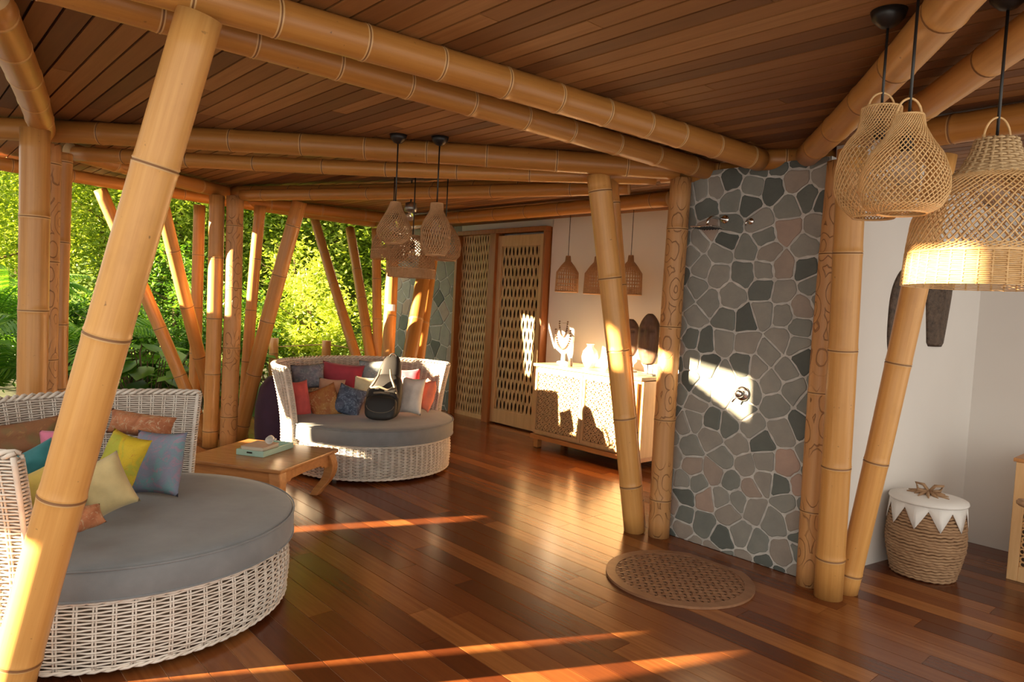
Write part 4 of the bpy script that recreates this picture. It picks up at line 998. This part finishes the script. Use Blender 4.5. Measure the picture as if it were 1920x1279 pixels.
# small metal spot lamp between the cords
c = ond(770, 392, 5.9)
T = thing('spot_lamp', 'small metal lamp with a clear bulb behind the middle pendants', 'lamp', c)
b = MB(); b.lathe([(.012, .06), (.045, .05), (.055, .01), (.05, -.02), (.02, -.03)], n=24); b.build('housing', mat('dull_steel', (.25, .24, .22), .35, .9), T, smooth=True)
b = MB(); b.lathe([(.018, -.03), (.035, -.06), (.03, -.09), (.001, -.10)], n=18, cap=False); b.build('bulb', M_GLASS, T, smooth=True)
b = MB(); b.tube([(0, 0, .05), (0, 0, CZ-c.z)], .007, 8); b.build('rod', M_BLACK, T)
# three paddle-shaped pendants at the white wall
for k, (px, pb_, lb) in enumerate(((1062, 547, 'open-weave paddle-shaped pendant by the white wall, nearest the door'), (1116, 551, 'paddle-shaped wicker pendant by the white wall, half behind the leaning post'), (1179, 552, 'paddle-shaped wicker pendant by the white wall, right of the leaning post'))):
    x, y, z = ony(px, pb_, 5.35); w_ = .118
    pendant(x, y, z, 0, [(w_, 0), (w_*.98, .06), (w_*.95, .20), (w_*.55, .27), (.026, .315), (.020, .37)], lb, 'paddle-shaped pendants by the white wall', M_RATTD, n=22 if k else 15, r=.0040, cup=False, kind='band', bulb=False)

# ------------------------------------------------------------------ garden
g = MB(); gp = [c2w(*p, -.35) for p in ((-26, -8), (-3.6, -8), (-3.6, 8.2), (-1.2, 10.8), (6, 14), (6, 34), (-26, 34))]
g.add(gp, [tuple(range(len(gp)))]); struct(g.build('ground', M_SOIL))
g = MB(); vs = []; fs = []; NX, NY = 24, 12
for j in range(NY+1):
    for i in range(NX+1):
        x, y = -34+i*48/NX, 17+j*2.0; vs.append(tuple(c2w(x, y, -.4+8.5*(1-math.exp(-((y-17)/7)**1.5))+.7*noise.noise(Vector((x*.25, y*.25, 0)))*(j > 0))))
for j in range(NY):
    for i in range(NX): a = j*(NX+1)+i; fs.append((a, a+1, a+NX+2, a+NX+1))
g.add(vs, fs); tag(g.build('hillside', mat('hill_grass', rough=1, fn=lambda nt, b: (setc(nt, b, ramp(nt, nz(nt, coord(nt), 2.2, 8, .7), [(.3, (.02, .05, .01)), (.5, (.07, .13, .02)), (.7, (.16, .22, .03))])),)), smooth=True), 'green hillside rising behind the garden trees', 'hill', kind='structure')
def leaves(mb, c, rad, n, size, rnd, lo=0, up=.2, fold=.25, elong=1.7, inner=.45, mi=0):
    clus = [(Vector((rnd.gauss(0, 1), rnd.gauss(0, 1), rnd.gauss(0, 1))).normalized()*rnd.uniform(inner, 1), rnd.uniform(.16, .34), rnd.random()) for _ in range(max(6, n//110))]
    for _ in range(n):
        cc, cr, tn = rnd.choice(clus)
        d = cc+Vector((rnd.gauss(0, .5), rnd.gauss(0, .5), rnd.gauss(0, .5)))*cr
        p = Vector((c[0]+d.x*rad[0], c[1]+d.y*rad[1], c[2]+d.z*rad[2]))
        if p.z < -.3: continue
        a = rnd.uniform(0, 2*PI); el = rnd.gauss(-.1, .5)
        u = Vector((math.cos(a)*math.cos(el), math.sin(a)*math.cos(el), math.sin(el)))
        v = u.cross(Vector((rnd.gauss(0, .5), rnd.gauss(0, .5), 1))).normalized()
        L = size*rnd.uniform(.6, 1.3); W = L/elong/2; nn_ = u.cross(v)*L*.12
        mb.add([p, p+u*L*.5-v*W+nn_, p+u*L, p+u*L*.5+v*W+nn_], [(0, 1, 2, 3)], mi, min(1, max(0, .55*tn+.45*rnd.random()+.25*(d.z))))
def tree(x, y, h, rad, n, size, m, label, cat='tree', seed=0, trunk=.09, name='leafy_tree', group='trees and bushes of the garden', low=None):
    w0 = c2w(x, y, -.35); rnd = random.Random(seed+100)
    T = thing(name, label, cat, w0, 0, group)
    b = MB(); cz = h-rad[2]*.7 if low is None else low
    leaves(b, (0, 0, cz), rad, n, size, rnd); b.build('foliage', m, T)
    b = MB(); b.tube([(0, 0, 0), (.1, .05, h*.3), (-.05, .12, h*.6), (.05, 0, h*.85)], [trunk, trunk*.8, trunk*.55, trunk*.25], 8)
    for k in range(6):
        a = k*1.05+rnd.random(); zz = h*(.3+.09*k); b.tube([(0, .06, zz), (.45*rad[0]*math.cos(a), .45*rad[1]*math.sin(a), zz+.3), (.8*rad[0]*math.cos(a), .8*rad[1]*math.sin(a), zz+.5)], [trunk*.4, trunk*.25, trunk*.1], 5)
    b.build('trunk', M_BARK, T, smooth=True)
TL = [(-10.2, 13.0, 5.2, (1.7, 1.7, 2.3), 'tall sunlit tree at the far left of the garden'), (-8.6, 14.4, 5.6, (1.8, 1.8, 2.5), 'tall sunlit tree seen left of the leaning front post'),
      (-6.9, 14.2, 5.4, (1.7, 1.6, 2.4), 'yellow-green tree seen behind the front leaning post'), (-5.4, 14.6, 5.6, (1.7, 1.6, 2.5), 'yellow-green tree seen behind the posts at the coffee table'),
      (-3.9, 14.8, 5.5, (1.6, 1.6, 2.4), 'yellow-green tree seen above the far daybed'), (-2.3, 15.0, 5.6, (1.6, 1.6, 2.5), 'yellow-green tree beside the dark stone wall'),
      (-12.5, 17.5, 7.2, (2.6, 2.4, 3.4), 'large back-row tree at the far left'), (-8.5, 18.5, 7.4, (2.8, 2.4, 3.6), 'large back-row tree left of centre'), (-4.6, 19.0, 7.6, (2.8, 2.4, 3.7), 'large back-row tree behind the middle posts'), (-.8, 19.0, 7.6, (2.8, 2.4, 3.7), 'large back-row tree near the doors')]
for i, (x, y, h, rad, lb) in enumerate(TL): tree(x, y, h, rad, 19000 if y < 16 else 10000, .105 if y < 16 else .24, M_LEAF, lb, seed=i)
TL += [] 
tree(-7.3, 7.6, 3.4, (1.1, .95, 1.6), 9000, .15, M_LEAFD, 'added unseen tree past the left edge, blocking sun from the dark stone wall', seed=77, low=1.9)  # extra tree out of view, added to block sun on the left stone wall
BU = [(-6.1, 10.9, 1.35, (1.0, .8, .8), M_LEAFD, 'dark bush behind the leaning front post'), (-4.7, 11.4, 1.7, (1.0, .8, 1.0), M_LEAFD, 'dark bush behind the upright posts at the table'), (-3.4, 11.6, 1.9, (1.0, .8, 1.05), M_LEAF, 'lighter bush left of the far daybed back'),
      (-2.0, 11.8, 1.9, (1.0, .8, 1.05), M_LEAF, 'lighter bush right above the far daybed back'), (-7.4, 11.2, 1.5, (1.0, .8, .9), M_LEAFD, 'dark bush under the palms'), (-8.9, 11.6, 1.7, (1.1, .9, 1.0), M_LEAFD, 'dark bush at the far left'), (-.9, 11.8, 2.0, (.9, .7, 1.1), M_LEAFD, 'dark bush beside the dark stone wall'),
      (-4.1, 12.9, 2.9, (1.3, .9, 1.3), M_LEAF, 'round bush under the middle tree'), (-6.3, 12.8, 2.7, (1.3, .9, 1.3), M_LEAFD, 'round dark bush behind the slanting posts'), (-1.9, 13.3, 3.0, (1.2, .9, 1.3), M_LEAF, 'round bush under the right tree')]
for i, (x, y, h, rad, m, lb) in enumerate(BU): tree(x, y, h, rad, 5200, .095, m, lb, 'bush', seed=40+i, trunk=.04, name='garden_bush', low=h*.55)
def frond(mb, base, az, L, droop, rnd, lw=.035, ll=.42, step=.045):
    pts = []; d = Vector((math.cos(az), math.sin(az), 0)); el = rnd.uniform(.9, 1.25); p = Vector(base); s = L/16
    for k in range(17):
        pts.append(p.copy()); p = p+(d*math.cos(el)+Vector((0, 0, 1))*math.sin(el))*s; el -= droop/16*(.6+k/10)
    mb.tube(pts, [.014*(1-k/18) for k in range(17)], 5, t=.4)
    side = d.cross(Vector((0, 0, 1)))
    for k in range(2, int(L/step)):
        q = k*step/L*16; i = min(int(q), 15); f = q-i; p = pts[i].lerp(pts[i+1], f); tg = (pts[i+1]-pts[i]).normalized()
        l = ll*math.sin(PI*min(1, .12+.88*k*step/L))**.7
        for s_ in (-1, 1):
            dr = (side*s_*.85+tg*.55+Vector((0, 0, -.12))).normalized(); t = rnd.random()
            n_ = dr.cross(tg).normalized(); wv = dr.cross(n_)*lw/2; e = p+dr*l+Vector((0, 0, -l*.28)); m_ = p+dr*l*.5
            mb.add([p-wv*.4, m_-wv, e, m_+wv, p+wv*.4], [(0, 1, 2, 3, 4)], 0, .25+.7*t)
for i, (x, y, h, n, L, lb) in enumerate(((-5.75, 9.0, .75, 13, 1.5, 'palm with arching fronds left of the front leaning post'), (-7.6, 10.2, 1.1, 13, 1.7, 'palm at the far left behind the daybed'), (-6.5, 8.6, .4, 11, 1.4, 'low palm at the left edge'), (-3.2, 9.9, .15, 9, 1.0, 'low palm between the posts behind the table'), (-4.6, 9.7, .3, 10, 1.15, 'low palm beneath the slanting posts'))):
    w0 = c2w(x, y, -.35); T = thing('palm', lb, 'palm', w0, 0, 'garden palms'); rnd = random.Random(i+7)
    b = MB()
    for k in range(n): frond(b, (0, 0, h), 2*PI*k/n+rnd.uniform(-.2, .2), L*rnd.uniform(.8, 1.1), rnd.uniform(1.1, 1.9), rnd)
    b.build('fronds', M_PALM, T); b = MB(); b.tube([(0, 0, 0), (.02, .01, h+.05)], [.09, .06], 10); b.build('trunk', M_BARK, T, smooth=True)
for i, (x, y, h, n, lb) in enumerate(((-4.35, 8.4, .55, 26, 'broad-leaved dark plant behind the near daybed'), (-3.75, 8.5, .5, 22, 'broad-leaved dark plant at the foot of the slanting posts'), (-5.0, 8.9, .55, 24, 'broad-leaved dark plant behind the leaning front post'), (-2.9, 9.1, .5, 20, 'broad-leaved dark plant beside the bean bag'))):
    w0 = c2w(x, y, -.35); T = thing('broad_leaf_plant', lb, 'plant', w0, 0, 'broad-leaved plants by the deck'); rnd = random.Random(i+70); b = MB(); st = MB()
    for k in range(n*2):
        a = rnd.uniform(0, 2*PI); r = rnd.uniform(.12, .55); z = h*rnd.uniform(.2, 1.5)+.3; p = Vector((r*math.cos(a), r*math.sin(a), z)); d = Vector((math.cos(a), math.sin(a), rnd.uniform(-.6, .2))).normalized(); L = rnd.uniform(.26, .46); s_ = d.cross(Vector((0, 0, 1))).normalized()*L*.3; up = Vector((0, 0, 1))*L*.06
        b.add([p, p+d*L*.3-s_*.8+up, p+d*L*.7-s_+up, p+d*L*1.1, p+d*L*.7+s_+up, p+d*L*.3+s_*.8+up, p+d*L*.5], [(0, 1, 6), (1, 2, 6), (2, 3, 6), (3, 4, 6), (4, 5, 6), (5, 0, 6)], 0, rnd.random())
        st.tube([(p.x*.3, p.y*.3, 0), (p.x*.6, p.y*.6, z*.6), tuple(p)], .006, 5)
    b.build('foliage', M_LEAFD, T, smooth=True); st.build('stems', M_BARK, T)
# low bamboo fence posts with a wire
fp = [ond(514, 634, 9.4), ond(613, 629, 9.4)]
d_ = (fp[1]-fp[0]); fp = [fp[0]-d_*1.0+Vector((0, 0, 0)), *fp, fp[1]+d_*.9]
for i, p in enumerate(fp):
    if 0 < i < 3 or i == 3: bamboo('fence_post', (p.x, p.y, -.35), (p.x, p.y, fp[1].z if i else p.z), .06, .06, ['', 'short bamboo fence post half hidden by the post leaning right', 'short bamboo fence post just above the far daybed back', 'short bamboo fence post behind the pale slanting posts'][i], 'fence post', node=.4, seed=60+i, group='short bamboo fence posts')
b = MB(); b.tube([fp[1]+Vector((0, 0, -.12)), fp[2]+Vector((0, 0, -.12)), fp[3]+Vector((0, 0, -.12+fp[1].z-fp[3].z))], .006, 6); tag(b.build('fence_wire', M_NODEL), 'thin rope strung between the short fence posts', 'rope')
